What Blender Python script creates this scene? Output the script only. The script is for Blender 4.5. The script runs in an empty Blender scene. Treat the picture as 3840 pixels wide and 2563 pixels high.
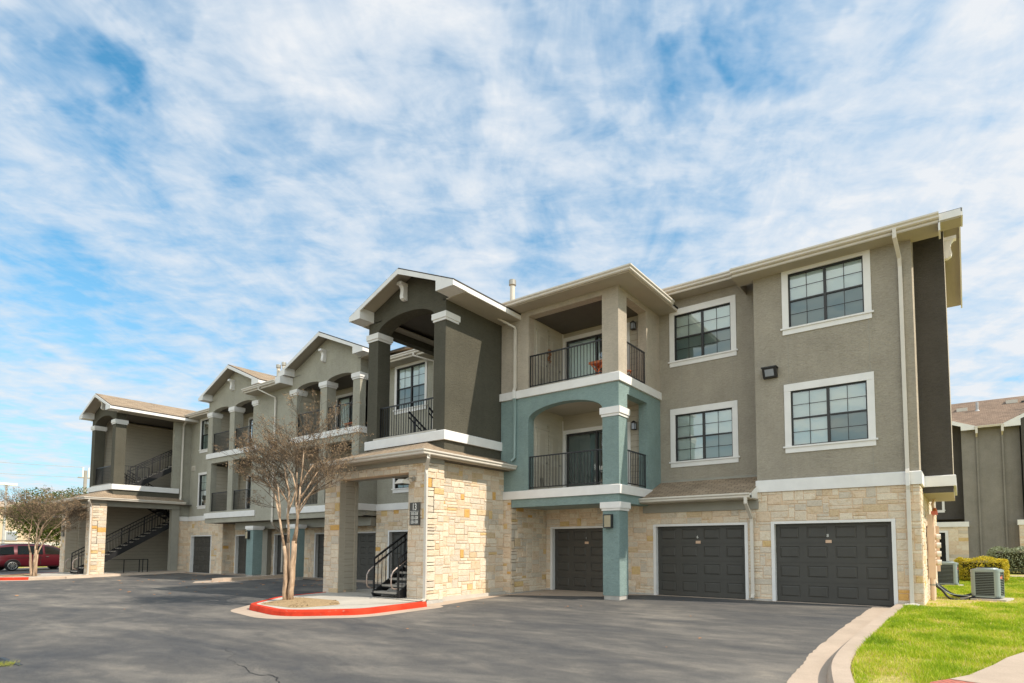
import bpy, bmesh, math, random
import numpy as np
from mathutils import Vector, Matrix
random.seed(7)
R = math.radians
S = bpy.context.scene
COL = S.collection

# ------------------------------------------------------------------ materials
MATS = {}
def newmat(name):
    m = bpy.data.materials.new(name); m.use_nodes = True
    nt = m.node_tree; b = nt.nodes['Principled BSDF']; MATS[name] = m
    return m, nt, b
def N(nt, t, **kw):
    n = nt.nodes.new(t)
    for k, v in kw.items():
        if k in n.inputs: n.inputs[k].default_value = v
        else: setattr(n, k, v)
    return n
def L(nt, a, b): nt.links.new(a, b)
def ramp(nt, stops, interp='LINEAR'):
    n = nt.nodes.new('ShaderNodeValToRGB'); n.color_ramp.interpolation = interp
    e = n.color_ramp.elements
    while len(e) < len(stops): e.new(0.5)
    for i, (p, c) in enumerate(stops):
        e[i].position = p; e[i].color = (c[0], c[1], c[2], 1) if len(c) == 3 else c
    return n
def noise(nt, vec, scale, detail=4, rough=0.55, dist=0):
    n = N(nt, 'ShaderNodeTexNoise'); n.inputs['Scale'].default_value = scale
    n.inputs['Detail'].default_value = detail; n.inputs['Roughness'].default_value = rough
    n.inputs['Distortion'].default_value = dist
    if vec is not None: L(nt, vec, n.inputs['Vector'])
    return n
def pos(nt, scale=(1, 1, 1)):
    g = N(nt, 'ShaderNodeNewGeometry'); m = N(nt, 'ShaderNodeMapping')
    m.inputs['Scale'].default_value = scale
    L(nt, g.outputs['Position'], m.inputs['Vector']); return m.outputs['Vector']
def mixc(nt, fac, a, b, mode='MIX'):
    n = nt.nodes.new('ShaderNodeMix'); n.data_type = 'RGBA'; n.blend_type = mode
    for sock, v in ((n.inputs[0], fac), (n.inputs[6], a), (n.inputs[7], b)):
        if hasattr(v, 'is_linked'): L(nt, v, sock)
        elif isinstance(v, (int, float)): sock.default_value = v
        else: sock.default_value = (v[0], v[1], v[2], 1)
    return n.outputs[2]
def bump(nt, h, strength, dist, b, prev=None):
    n = N(nt, 'ShaderNodeBump'); n.inputs['Strength'].default_value = strength
    n.inputs['Distance'].default_value = dist; L(nt, h, n.inputs['Height'])
    if prev is not None: L(nt, prev, n.inputs['Normal'])
    if b is not None: L(nt, n.outputs['Normal'], b.inputs['Normal'])
    return n.outputs['Normal']
def plain(name, c, rough=0.6, metal=0, var=0.12, vscale=3, spec=0.5):
    m, nt, b = newmat(name)
    n = noise(nt, pos(nt), vscale, 5)
    lo = [x * (1 - var) for x in c]; hi = [min(1, x * (1 + var)) for x in c]
    r = ramp(nt, [(0.3, lo), (0.7, hi)]); L(nt, n.outputs[0], r.inputs[0])
    L(nt, r.outputs[0], b.inputs['Base Color'])
    b.inputs['Roughness'].default_value = rough; b.inputs['Metallic'].default_value = metal
    b.inputs['Specular IOR Level'].default_value = spec
    return m
def stucco(name, c, streak=0.10):
    m, nt, b = newmat(name)
    p = pos(nt, (.8, .8, 2.6))
    n1 = noise(nt, p, 15, 6, 0.72, 1.2)           # trowelled relief, wider than tall
    n2 = noise(nt, pos(nt), 1.1, 4, 0.6)          # broad weathering
    n3 = noise(nt, pos(nt, (3, 3, 0.25)), 1.6, 4) # rain streaks
    c1 = mixc(nt, 1.0, [x * (1 - streak) for x in c], [x * (1 + streak) for x in c])
    r = ramp(nt, [(0.3, [x * (1 - streak) for x in c]), (0.7, [x * (1 + streak) for x in c])])
    L(nt, n2.outputs[0], r.inputs[0])
    r3 = ramp(nt, [(0.35, (0.955, 0.955, 0.95)), (0.62, (1, 1, 1))]); L(nt, n3.outputs[0], r3.inputs[0])
    r1 = ramp(nt, [(0.34, (0.74, 0.74, 0.73)), (0.5, (1, 1, 1)), (0.64, (1.12, 1.12, 1.12))]); L(nt, n1.outputs[0], r1.inputs[0])
    cc = mixc(nt, 1.0, r.outputs[0], r3.outputs[0], 'MULTIPLY')
    cc = mixc(nt, 0.75, cc, r1.outputs[0], 'MULTIPLY')
    L(nt, cc, b.inputs['Base Color']); b.inputs['Roughness'].default_value = 0.92
    b.inputs['Specular IOR Level'].default_value = 0.2
    bump(nt, n1.outputs[0], 1.0, 0.035, b)
    return m
stucco('stucco_taupe', (0.390, 0.347, 0.283))
stucco('stucco_olive', (0.392, 0.372, 0.308))
stucco('stucco_beige', (0.50, 0.435, 0.355))
stucco('stucco_dark', (0.103, 0.096, 0.074))
stucco('stucco_charcoal', (0.092, 0.083, 0.073))
stucco('stucco_slate', (0.255, 0.235, 0.21))
stucco('stucco_teal', (0.245, 0.330, 0.318))
plain('white_trim', (0.74, 0.72, 0.70), 0.55, var=0.05)
plain('gutter_paint', (0.62, 0.57, 0.50), 0.4, var=0.05)
plain('grey_trim', (0.30, 0.285, 0.24), 0.6, var=0.06)
plain('soffit_paint', (0.42, 0.375, 0.30), 0.7, var=0.04)
plain('teal_paint', (0.245, 0.330, 0.318), 0.5, var=0.05)
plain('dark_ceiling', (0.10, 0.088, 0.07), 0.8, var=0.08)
plain('black_metal', (0.018, 0.018, 0.02), 0.42, 0.2, var=0.2)
plain('bronze_frame', (0.022, 0.021, 0.021), 0.45, var=0.1)
plain('worn_metal', (0.35, 0.28, 0.25), 0.35, 0.6, var=0.3, vscale=20)
plain('door_paint', (0.058, 0.054, 0.047), 0.50, var=0.08, spec=0.4)
plain('pipe_paint', (0.60, 0.55, 0.47), 0.45, var=0.06)
plain('steel', (0.38, 0.35, 0.30), 0.35, 0.7, var=0.15)
plain('blind_white', (0.90, 0.92, 0.90), 0.6, var=0.02)
plain('curtain_dark', (0.12, 0.15, 0.15), 0.8)
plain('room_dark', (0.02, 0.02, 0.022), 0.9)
plain('tan_metal', (0.68, 0.50, 0.37), 0.5, var=0.04)
plain('plate_tan', (0.60, 0.40, 0.27), 0.5, var=0.05)
plain('letter_white', (0.75, 0.73, 0.68), 0.5, var=0.02)
plain('sign_dark', (0.065, 0.060, 0.055), 0.4, var=0.1)
plain('ac_grey', (0.27, 0.32, 0.315), 0.35, 0.1, var=0.05)
plain('ac_fin', (0.020, 0.024, 0.028), 0.6, var=0.1)
plain('orange_wood', (0.50, 0.13, 0.03), 0.5, var=0.2, vscale=14)
plain('red_label', (0.75, 0.20, 0.14), 0.5)
plain('rubber', (0.014, 0.014, 0.015), 0.75, var=0.2)
plain('insulation_black', (0.02, 0.018, 0.018), 0.65, var=0.3)
plain('alloy', (0.62, 0.60, 0.56), 0.3, 0.8, var=0.05)
plain('pole_grey', (0.42, 0.42, 0.42), 0.6, 0.1)
plain('wood_pole', (0.30, 0.28, 0.26), 0.8)
plain('lens_glass', (0.30, 0.32, 0.36), 0.15, 0, var=0.1)
plain('ribbed_lens', (0.42, 0.36, 0.24), 0.35, var=0.1)
plain('fall_leaf', (0.42, 0.19, 0.07), 0.8, var=0.35, vscale=9)
plain('far_tan', (0.55, 0.43, 0.31), 0.85, var=0.08, vscale=0.4)
plain('far_white', (0.66, 0.62, 0.58), 0.8, var=0.05, vscale=0.4)
plain('splash_concrete', (0.50, 0.48, 0.45), 0.8)
m = plain('car_red', (0.085, 0.004, 0.010), 0.28, 0.25, var=0.05)
m.node_tree.nodes['Principled BSDF'].inputs['Coat Weight'].default_value = 0.8
plain('car_glass', (0.010, 0.014, 0.016), 0.05, 0, var=0.1)
plain('car_chrome', (0.6, 0.6, 0.6), 0.2, 0.9, var=0.02)
plain('wreath_brown', (0.30, 0.13, 0.05), 0.9, var=0.3, vscale=20)

def siding(name, c):
    m, nt, b = newmat(name)
    n = noise(nt, pos(nt, (0.7, 0.7, 5)), 4, 5); r = ramp(nt, [(0.3, [x * .92 for x in c]), (0.7, [x * 1.08 for x in c])])
    L(nt, n.outputs[0], r.inputs[0]); L(nt, r.outputs[0], b.inputs['Base Color'])
    g = noise(nt, pos(nt, (1, 1, 12)), 9, 4); bump(nt, g.outputs[0], 0.25, 0.006, b)
    b.inputs['Roughness'].default_value = 0.7
plain('lap_shadow', (0.13, 0.115, 0.09), 0.9)  # dark colour standing in for the shadow line at each siding lap
siding('siding_beige', (0.42, 0.375, 0.30))
siding('siding_panel', (0.46, 0.42, 0.345))

def stone():
    m, nt, b = newmat('limestone')
    a = N(nt, 'ShaderNodeAttribute'); a.attribute_name = 'tone'
    r = ramp(nt, [(0.0, (0.75, 0.64, 0.50)), (0.24, (0.70, 0.59, 0.46)), (0.44, (0.65, 0.56, 0.45)), (0.60, (0.60, 0.52, 0.42)),
                  (0.70, (0.71, 0.56, 0.41)), (0.84, (0.67, 0.52, 0.36)), (0.91, (0.62, 0.47, 0.30)), (0.94, (0.66, 0.47, 0.23)), (0.975, (0.66, 0.39, 0.13))], 'CONSTANT')
    L(nt, a.outputs['Fac'], r.inputs[0])
    n1 = noise(nt, pos(nt), 5, 6, 0.65, 0.8)
    n2 = noise(nt, pos(nt), 34, 5, 0.65)
    r1 = ramp(nt, [(0.30, (0.84, 0.74, 0.60)), (0.46, (1, 1, 1)), (0.75, (1.08, 1.08, 1.08))]); L(nt, n1.outputs[0], r1.inputs[0])
    r2 = ramp(nt, [(0.3, (0.80, 0.80, 0.80)), (0.65, (1.08, 1.08, 1.08))]); L(nt, n2.outputs[0], r2.inputs[0])
    cc = mixc(nt, 0.85, r.outputs[0], r1.outputs[0], 'MULTIPLY'); cc = mixc(nt, 0.7, cc, r2.outputs[0], 'MULTIPLY')
    L(nt, cc, b.inputs['Base Color']); b.inputs['Roughness'].default_value = 0.88
    b.inputs['Specular IOR Level'].default_value = 0.2
    n3 = noise(nt, pos(nt), 14, 6, 0.7, 0.4)
    nn = bump(nt, n3.outputs[0], 0.8, 0.035, None); bump(nt, n2.outputs[0], 0.5, 0.008, b, nn)
stone()
plain('mortar', (0.70, 0.52, 0.36), 0.95, var=0.1, vscale=12)
plain('foundation', (0.42, 0.40, 0.37), 0.9, var=0.15, vscale=6)

def shingle(name, c1, c2, c3):
    m, nt, b = newmat(name)
    uv = N(nt, 'ShaderNodeUVMap')
    br = N(nt, 'ShaderNodeTexBrick'); br.offset = 0.5
    L(nt, uv.outputs[0], br.inputs['Vector'])
    for k, v in (('Scale', 1.0), ('Mortar Size', 0.008), ('Mortar Smooth', 0.3), ('Bias', 0.0), ('Brick Width', 0.26), ('Row Height', 0.14)): br.inputs[k].default_value = v
    br.inputs['Color1'].default_value = (*c1, 1); br.inputs['Color2'].default_value = (*c2, 1); br.inputs['Mortar'].default_value = (*[x * .45 for x in c3], 1)
    n = noise(nt, pos(nt), 1.4, 4); r = ramp(nt, [(0.3, (0.85, 0.85, 0.85)), (0.7, (1.12, 1.1, 1.08))]); L(nt, n.outputs[0], r.inputs[0])
    n2 = noise(nt, pos(nt), 45, 4); r2 = ramp(nt, [(0.3, (0.75, 0.75, 0.75)), (0.7, (1.15, 1.15, 1.15))]); L(nt, n2.outputs[0], r2.inputs[0])
    cc = mixc(nt, 1, br.outputs[0], r.outputs[0], 'MULTIPLY'); cc = mixc(nt, 0.8, cc, r2.outputs[0], 'MULTIPLY')
    L(nt, cc, b.inputs['Base Color']); b.inputs['Roughness'].default_value = 0.95; b.inputs['Specular IOR Level'].default_value = 0.15
    sx = N(nt, 'ShaderNodeSeparateXYZ'); L(nt, uv.outputs[0], sx.inputs[0])
    mo = N(nt, 'ShaderNodeMath', operation='PINGPONG'); 
    md = N(nt, 'ShaderNodeMath', operation='MODULO'); md.inputs[1].default_value = 0.14; L(nt, sx.outputs[1], md.inputs[0])
    sc = N(nt, 'ShaderNodeMath', operation='MULTIPLY'); sc.inputs[1].default_value = -7.0; L(nt, md.outputs[0], sc.inputs[0])
    nn = bump(nt, sc.outputs[0], 0.7, 0.02, None); bump(nt, br.outputs['Fac'], -0.3, 0.01, b, nn)
shingle('shingles', (0.30, 0.225, 0.155), (0.40, 0.31, 0.22), (0.25, 0.19, 0.14))
plain('shingle_edge', (0.05, 0.045, 0.04), 0.9)
shingle('shingles_brown', (0.22, 0.155, 0.115), (0.29, 0.21, 0.155), (0.2, 0.15, 0.11))

def glass(name, tint, gl=0.12):
    m, nt, b = newmat(name); nt.nodes.remove(b)
    out = nt.nodes['Material Output']
    t = N(nt, 'ShaderNodeBsdfTransparent'); t.inputs[0].default_value = (*tint, 1)
    g = N(nt, 'ShaderNodeBsdfGlossy'); g.inputs['Roughness'].default_value = 0.03; g.inputs['Color'].default_value = (0.9, 0.97, 0.97, 1)
    f = N(nt, 'ShaderNodeFresnel'); f.inputs['IOR'].default_value = 1.7
    a = N(nt, 'ShaderNodeMath', operation='MULTIPLY_ADD'); a.inputs[1].default_value = 1.1; a.inputs[2].default_value = gl; L(nt, f.outputs[0], a.inputs[0])
    n = noise(nt, pos(nt), 1.2, 2); bb = N(nt, 'ShaderNodeBump'); bb.inputs['Strength'].default_value = 0.08; bb.inputs['Distance'].default_value = 0.05
    L(nt, n.outputs[0], bb.inputs['Height']); L(nt, bb.outputs[0], g.inputs['Normal'])
    mx = N(nt, 'ShaderNodeMixShader'); L(nt, a.outputs[0], mx.inputs[0]); L(nt, t.outputs[0], mx.inputs[1]); L(nt, g.outputs[0], mx.inputs[2])
    L(nt, mx.outputs[0], out.inputs[0])
glass('glass_clear', (0.93, 1.0, 1.0), .10)
glass('glass_screen', (0.42, 0.50, 0.50), 0.04)
glass('car_window', (0.35, 0.6, 0.5), 0.1)

def asphalt():
    m, nt, b = newmat('asphalt')
    n1 = noise(nt, pos(nt, (0.55, 1.5, 1)), 0.42, 6, 0.62, 0.7)
    n2 = noise(nt, pos(nt, (0.7, 1.4, 1)), 1.9, 5, 0.6, 0.4)
    n3 = noise(nt, pos(nt), 120, 3, 0.7); n4 = noise(nt, pos(nt), 30, 4, 0.7)
    r1 = ramp(nt, [(0.30, (0.070, 0.071, 0.075)), (0.5, (0.110, 0.104, 0.098)), (0.68, (0.190, 0.174, 0.154))]); L(nt, n1.outputs[0], r1.inputs[0])
    r2 = ramp(nt, [(0.34, (0.76, 0.78, 0.82)), (0.55, (1.0, 1.0, 1.0)), (0.72, (1.34, 1.30, 1.24))]); L(nt, n2.outputs[0], r2.inputs[0])
    r3 = ramp(nt, [(0.33, (0.55, 0.55, 0.55)), (0.5, (1, 1, 1)), (0.68, (1.7, 1.66, 1.58))]); L(nt, n3.outputs[0], r3.inputs[0])
    cc = mixc(nt, 1, r1.outputs[0], r2.outputs[0], 'MULTIPLY'); cc = mixc(nt, 0.9, cc, r3.outputs[0], 'MULTIPLY')
    # fine cracks: a warped voronoi edge, present only in patches
    wp = noise(nt, pos(nt), 1.3, 4, 0.6); vadd = N(nt, 'ShaderNodeVectorMath', operation='MULTIPLY_ADD')
    L(nt, wp.outputs[1], vadd.inputs[0]); vadd.inputs[1].default_value = (1.3, 1.3, 0); L(nt, pos(nt), vadd.inputs[2])
    v = N(nt, 'ShaderNodeTexVoronoi'); v.feature = 'DISTANCE_TO_EDGE'; v.inputs['Scale'].default_value = 0.22; L(nt, vadd.outputs[0], v.inputs['Vector'])
    rc = ramp(nt, [(0.0, (1, 1, 1)), (0.0022, (0, 0, 0))]); L(nt, v.outputs[0], rc.inputs[0])
    pm = noise(nt, pos(nt), 0.23, 2); rp = ramp(nt, [(0.52, (0, 0, 0)), (0.56, (1, 1, 1))]); L(nt, pm.outputs[0], rp.inputs[0])
    mk = mixc(nt, 1, rc.outputs[0], rp.outputs[0], 'MULTIPLY')
    mk2 = N(nt, 'ShaderNodeRGBToBW'); L(nt, mk, mk2.inputs[0]); mk3 = N(nt, 'ShaderNodeMath', operation='MULTIPLY'); L(nt, mk2.outputs[0], mk3.inputs[0]); mk3.inputs[1].default_value = .35
    cc = mixc(nt, mk3.outputs[0], cc, (0.05, 0.05, 0.05))
    L(nt, cc, b.inputs['Base Color']); b.inputs['Roughness'].default_value = 0.86; b.inputs['Specular IOR Level'].default_value = 0.3
    nn = bump(nt, n3.outputs[0], 0.5, 0.006, None); bump(nt, n4.outputs[0], 0.35, 0.012, b, nn)
asphalt()
def concrete(name, c, var=0.12):
    m, nt, b = newmat(name)
    n1 = noise(nt, pos(nt), 1.3, 6, 0.65); n2 = noise(nt, pos(nt), 70, 4, 0.7)
    r1 = ramp(nt, [(0.3, [x * (1 - var) for x in c]), (0.7, [x * (1 + var) for x in c])]); L(nt, n1.outputs[0], r1.inputs[0])
    r2 = ramp(nt, [(0.3, (0.85, 0.85, 0.85)), (0.7, (1.1, 1.1, 1.1))]); L(nt, n2.outputs[0], r2.inputs[0])
    cc = mixc(nt, 1, r1.outputs[0], r2.outputs[0], 'MULTIPLY'); L(nt, cc, b.inputs['Base Color']); b.inputs['Roughness'].default_value = 0.9
    b.inputs['Specular IOR Level'].default_value = 0.25
    bump(nt, n2.outputs[0], 0.4, 0.005, b)
concrete('concrete', (0.47, 0.375, 0.295)); concrete('concrete_pale', (0.50, 0.46, 0.40)); concrete('tread_concrete', (0.36, 0.33, 0.29))
concrete('red_kerb_paint', (0.68, 0.055, 0.022), 0.16)
def worn_red():
    m = MATS['red_kerb_paint']; nt = m.node_tree; b = nt.nodes['Principled BSDF']; src = b.inputs['Base Color'].links[0].from_socket
    n = noise(nt, pos(nt, (1, 1, 2)), 9, 6, .75, .5); r = ramp(nt, [(.62, (0, 0, 0)), (.66, (1, 1, 1))]); L(nt, n.outputs[0], r.inputs[0])
    n2 = noise(nt, pos(nt), 2.2, 4, .6); r2 = ramp(nt, [(.35, (.72, .66, .62)), (.6, (1, 1, 1))]); L(nt, n2.outputs[0], r2.inputs[0])
    c1 = mixc(nt, 1, src, r2.outputs[0], 'MULTIPLY'); L(nt, mixc(nt, r.outputs[0], c1, (.40, .20, .15)), b.inputs['Base Color'])
worn_red()
def brickpave():
    m, nt, b = newmat('brick_paving')
    br = N(nt, 'ShaderNodeTexBrick'); mp = N(nt, 'ShaderNodeMapping'); mp.inputs['Rotation'].default_value = (0, 0, R(52))
    g = N(nt, 'ShaderNodeNewGeometry'); L(nt, g.outputs['Position'], mp.inputs[0]); L(nt, mp.outputs[0], br.inputs['Vector'])
    for k, v in (('Scale', 1.0), ('Mortar Size', 0.006), ('Brick Width', 0.22), ('Row Height', 0.075)): br.inputs[k].default_value = v
    br.inputs['Color1'].default_value = (0.42, 0.12, 0.09, 1); br.inputs['Color2'].default_value = (0.50, 0.17, 0.12, 1); br.inputs['Mortar'].default_value = (0.22, 0.08, 0.06, 1)
    n = noise(nt, pos(nt), 3, 5); r = ramp(nt, [(.3, (.85, .85, .85)), (.7, (1.15, 1.15, 1.15))]); L(nt, n.outputs[0], r.inputs[0])
    cc = mixc(nt, 1, br.outputs[0], r.outputs[0], 'MULTIPLY'); L(nt, cc, b.inputs['Base Color']); b.inputs['Roughness'].default_value = .9
    bump(nt, br.outputs['Fac'], -0.4, 0.01, b)
brickpave()
def soil():
    m, nt, b = newmat('lawn_soil')
    n1 = noise(nt, pos(nt), 1.1, 6, 0.6); n2 = noise(nt, pos(nt), 22, 5, 0.7)
    r1 = ramp(nt, [(0.35, (0.34, 0.36, 0.05)), (0.5, (0.46, 0.40, 0.12)), (0.62, (0.58, 0.42, 0.24))]); L(nt, n1.outputs[0], r1.inputs[0])
    r2 = ramp(nt, [(0.3, (0.6, 0.6, 0.6)), (0.7, (1.25, 1.25, 1.25))]); L(nt, n2.outputs[0], r2.inputs[0])
    cc = mixc(nt, 1, r1.outputs[0], r2.outputs[0], 'MULTIPLY'); L(nt, cc, b.inputs['Base Color']); b.inputs['Roughness'].default_value = 1
    b.inputs['Specular IOR Level'].default_value = 0.1
    bump(nt, n2.outputs[0], 0.8, 0.03, b)
soil()
plain('mulch', (0.36, 0.25, 0.13), 0.95, var=0.35, vscale=25)
def attrmat(name, stops, rough=0.7, trans=0.0, spec=0.25):
    m, nt, b = newmat(name)
    a = N(nt, 'ShaderNodeAttribute'); a.attribute_name = 'tone'
    r = ramp(nt, stops); L(nt, a.outputs['Fac'], r.inputs[0]); L(nt, r.outputs[0], b.inputs['Base Color'])
    b.inputs['Roughness'].default_value = rough; b.inputs['Specular IOR Level'].default_value = spec
    if trans:
        out = nt.nodes['Material Output']; t = N(nt, 'ShaderNodeBsdfTranslucent'); L(nt, r.outputs[0], t.inputs[0])
        mx = N(nt, 'ShaderNodeMixShader'); mx.inputs[0].default_value = trans
        L(nt, b.outputs[0], mx.inputs[1]); L(nt, t.outputs[0], mx.inputs[2]); L(nt, mx.outputs[0], out.inputs[0])
attrmat('grass_blade', [(0, (0.20, 0.32, 0.012)), (0.42, (0.38, 0.51, 0.018)), (0.70, (0.60, 0.60, 0.06)), (1, (0.76, 0.60, 0.28))], 0.6, 0.35)
attrmat('leaf_green', [(0, (0.035, 0.06, 0.012)), (0.5, (0.08, 0.12, 0.02)), (1, (0.19, 0.20, 0.045))], 0.6, 0.25)
attrmat('leaf_yellow', [(0, (0.22, 0.22, 0.02)), (0.4, (0.58, 0.48, 0.03)), (1, (0.88, 0.68, 0.08))], 0.55, 0.3)
attrmat('leaf_sage', [(0, (0.12, 0.12, 0.06)), (0.5, (0.28, 0.30, 0.17)), (1, (0.48, 0.53, 0.36))], 0.7, 0.2)
attrmat('twig', [(0, (0.060, 0.045, 0.032)), (0.5, (0.135, 0.10, 0.07)), (0.75, (0.30, 0.21, 0.13)), (1, (0.58, 0.41, 0.23))], 0.85)
def bark():
    m, nt, b = newmat('bark')
    n = noise(nt, pos(nt, (1, 1, 0.35)), 9, 5, 0.6); r = ramp(nt, [(0.32, (0.22, 0.15, 0.10)), (0.5, (0.42, 0.29, 0.19)), (0.68, (0.58, 0.43, 0.30))])
    L(nt, n.outputs[0], r.inputs[0]); L(nt, r.outputs[0], b.inputs['Base Color']); b.inputs['Roughness'].default_value = .85
    bump(nt, n.outputs[0], .5, .02, b)
bark()
def chainlink():
    m, nt, b = newmat('chain_link')
    p = pos(nt); sx = N(nt, 'ShaderNodeSeparateXYZ'); L(nt, p, sx.inputs[0])
    outs = []
    for s in (1, -1):
        a = N(nt, 'ShaderNodeMath', operation='MULTIPLY_ADD'); L(nt, sx.outputs[2], a.inputs[0]); a.inputs[1].default_value = s; L(nt, sx.outputs[1], a.inputs[2])
        pp = N(nt, 'ShaderNodeMath', operation='PINGPONG'); L(nt, a.outputs[0], pp.inputs[0]); pp.inputs[1].default_value = 0.05
        lt = N(nt, 'ShaderNodeMath', operation='LESS_THAN'); L(nt, pp.outputs[0], lt.inputs[0]); lt.inputs[1].default_value = 0.006; outs.append(lt)
    mx = N(nt, 'ShaderNodeMath', operation='MAXIMUM'); L(nt, outs[0].outputs[0], mx.inputs[0]); L(nt, outs[1].outputs[0], mx.inputs[1])
    b.inputs['Base Color'].default_value = (0.3, 0.3, 0.3, 1); L(nt, mx.outputs[0], b.inputs['Alpha'])
chainlink()

# ------------------------------------------------------------------ object helpers
def tag(o, label=None, cat=None, group=None, kind=None):
    if label: o['label'] = label
    if cat: o['category'] = cat
    if group: o['group'] = group
    if kind: o['kind'] = kind
    return o
def empty(name, loc, rz=0, label=None, cat=None, group=None):
    o = bpy.data.objects.new(name, None); COL.objects.link(o); o.location = loc; o.rotation_euler = (0, 0, rz)
    o.empty_display_size = 0.3
    return tag(o, label, cat, group)
def copy_tree(o, parent=None):
    c = o.copy(); COL.objects.link(c); c.parent = parent
    for ch in [x for x in bpy.data.objects if x.parent == o]: copy_tree(ch, c)
    return c
def origin(o):
    v = Vector((0, 0, 0))
    while o is not None: v = v + Vector(o.location); o = o.parent
    return v
class Fr:
    """a vertical plane: 'y' faces -Y at y=p, 'x' faces +X at x=p; (a along, z up, d inward)"""
    def __init__(s, ax, p): s.ax, s.p = ax, p
    def __call__(s, a, z, d=0.0): return (a, s.p + d, z) if s.ax == 'y' else (s.p - d, a, z)
class MB:
    def __init__(s): s.v = []; s.f = []; s.m = []; s.t = []; s.uv = {}; s.mats = []
    def mi(s, m):
        if m not in s.mats: s.mats.append(m)
        return s.mats.index(m)
    def poly(s, pts, m, tone=0.0, uv=None):
        b = len(s.v); s.v += [tuple(p) for p in pts]; s.f.append(tuple(range(b, b + len(pts)))); s.m.append(s.mi(m)); s.t.append(tone)
        if uv: s.uv[len(s.f) - 1] = uv
        return s
    def hexa(s, p, m, tone=0.0):   # 8 pts: bottom 4 (ccw), top 4
        b = len(s.v); s.v += [tuple(q) for q in p]; k = s.mi(m)
        for f in ((3, 2, 1, 0), (4, 5, 6, 7), (0, 1, 5, 4), (1, 2, 6, 5), (2, 3, 7, 6), (3, 0, 4, 7)):
            s.f.append(tuple(b + i for i in f)); s.m.append(k); s.t.append(tone)
        return s
    def box(s, x0, x1, y0, y1, z0, z1, m, tone=0.0):
        return s.hexa([(x0, y0, z0), (x1, y0, z0), (x1, y1, z0), (x0, y1, z0), (x0, y0, z1), (x1, y0, z1), (x1, y1, z1), (x0, y1, z1)], m, tone)
    def fbox(s, F, a0, a1, z0, z1, d0, d1, m, tone=0.0):
        return s.hexa([F(a0, z0, d0), F(a1, z0, d0), F(a1, z0, d1), F(a0, z0, d1), F(a0, z1, d0), F(a1, z1, d0), F(a1, z1, d1), F(a0, z1, d1)], m, tone)
    def prism(s, pts, off, m, tone=0.0):   # polygon extruded by vector off
        n = len(pts); o = Vector(off); P = [Vector(p) for p in pts]; Q = [p + o for p in P]
        s.poly(P, m, tone); s.poly(Q[::-1], m, tone)
        for i in range(n): j = (i + 1) % n; s.poly([P[j], P[i], Q[i], Q[j]], m, tone)
        return s
    def tube(s, pts, r, m, n=6, tone=0.0, caps=True):
        pts = [Vector(p) for p in pts]; rr = r if isinstance(r, (list, tuple)) else [r] * len(pts)
        rings = []; ref = None
        for i, p in enumerate(pts):
            if i == 0: d = pts[1] - p
            elif i == len(pts) - 1: d = p - pts[i - 1]
            else: d = (pts[i + 1] - p).normalized() + (p - pts[i - 1]).normalized()
            if d.length < 1e-9: d = Vector((0, 0, 1))
            d.normalize()
            if ref is None: ref = Vector((1, 0, 0)) if abs(d.x) < 0.8 else Vector((0, 1, 0))
            u = (ref - d * ref.dot(d)).normalized(); w = d.cross(u); ref = u
            b = len(s.v); rings.append(b)
            for k in range(n):
                a = 2 * math.pi * k / n; s.v.append(tuple(p + (u * math.cos(a) + w * math.sin(a)) * rr[i]))
        k_ = s.mi(m)
        for i in range(len(rings) - 1):
            for k in range(n):
                k2 = (k + 1) % n; s.f.append((rings[i] + k, rings[i] + k2, rings[i + 1] + k2, rings[i + 1] + k)); s.m.append(k_); s.t.append(tone)
        if caps:
            s.f.append(tuple(rings[0] + k for k in range(n))[::-1]); s.m.append(k_); s.t.append(tone)
            s.f.append(tuple(rings[-1] + k for k in range(n))); s.m.append(k_); s.t.append(tone)
        return s
    def bar(s, p, q, w, h, m):   # rectangular bar between two points, h is vertical-ish
        p = Vector(p); q = Vector(q); d = (q - p).normalized(); up = Vector((0, 0, 1))
        if abs(d.z) > 0.95: up = Vector((0, 1, 0))
        sd = d.cross(up).normalized(); u = sd.cross(d)
        c = [sd * (-w / 2) + u * (-h / 2), sd * (w / 2) + u * (-h / 2), sd * (w / 2) + u * (h / 2), sd * (-w / 2) + u * (h / 2)]
        return s.hexa([p + c[0], p + c[1], q + c[1], q + c[0], p + c[3], p + c[2], q + c[2], q + c[3]], m)
    def sweep(s, path, prof, m, closed_prof=True):
        """path of (x,y,z) in plan, profile (outward, up); outward is to the right of travel"""
        P = [Vector(p) for p in path]; n = len(P); rows = []
        for i, p in enumerate(P):
            ds = []
            if i > 0: ds.append((P[i] - P[i - 1]).normalized())
            if i < n - 1: ds.append((P[i + 1] - P[i]).normalized())
            ns = [Vector((d.y, -d.x, 0)).normalized() for d in ds]
            if len(ns) == 2: q = (ns[0] + ns[1]); q = q / max(0.3, q.dot(ns[0]))
            else: q = ns[0]
            b = len(s.v); rows.append(b)
            for (o, u) in prof: s.v.append(tuple(p + q * o + Vector((0, 0, u))))
        k_ = s.mi(m); K = len(prof)
        for i in range(n - 1):
            for k in range(K if closed_prof else K - 1):
                k2 = (k + 1) % K; s.f.append((rows[i] + k, rows[i + 1] + k, rows[i + 1] + k2, rows[i] + k2)); s.m.append(k_); s.t.append(0.0)
        if closed_prof:
            s.f.append(tuple(rows[0] + k for k in range(K))); s.m.append(k_); s.t.append(0.0)
            s.f.append(tuple(rows[-1] + k for k in range(K))[::-1]); s.m.append(k_); s.t.append(0.0)
        return s
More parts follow.
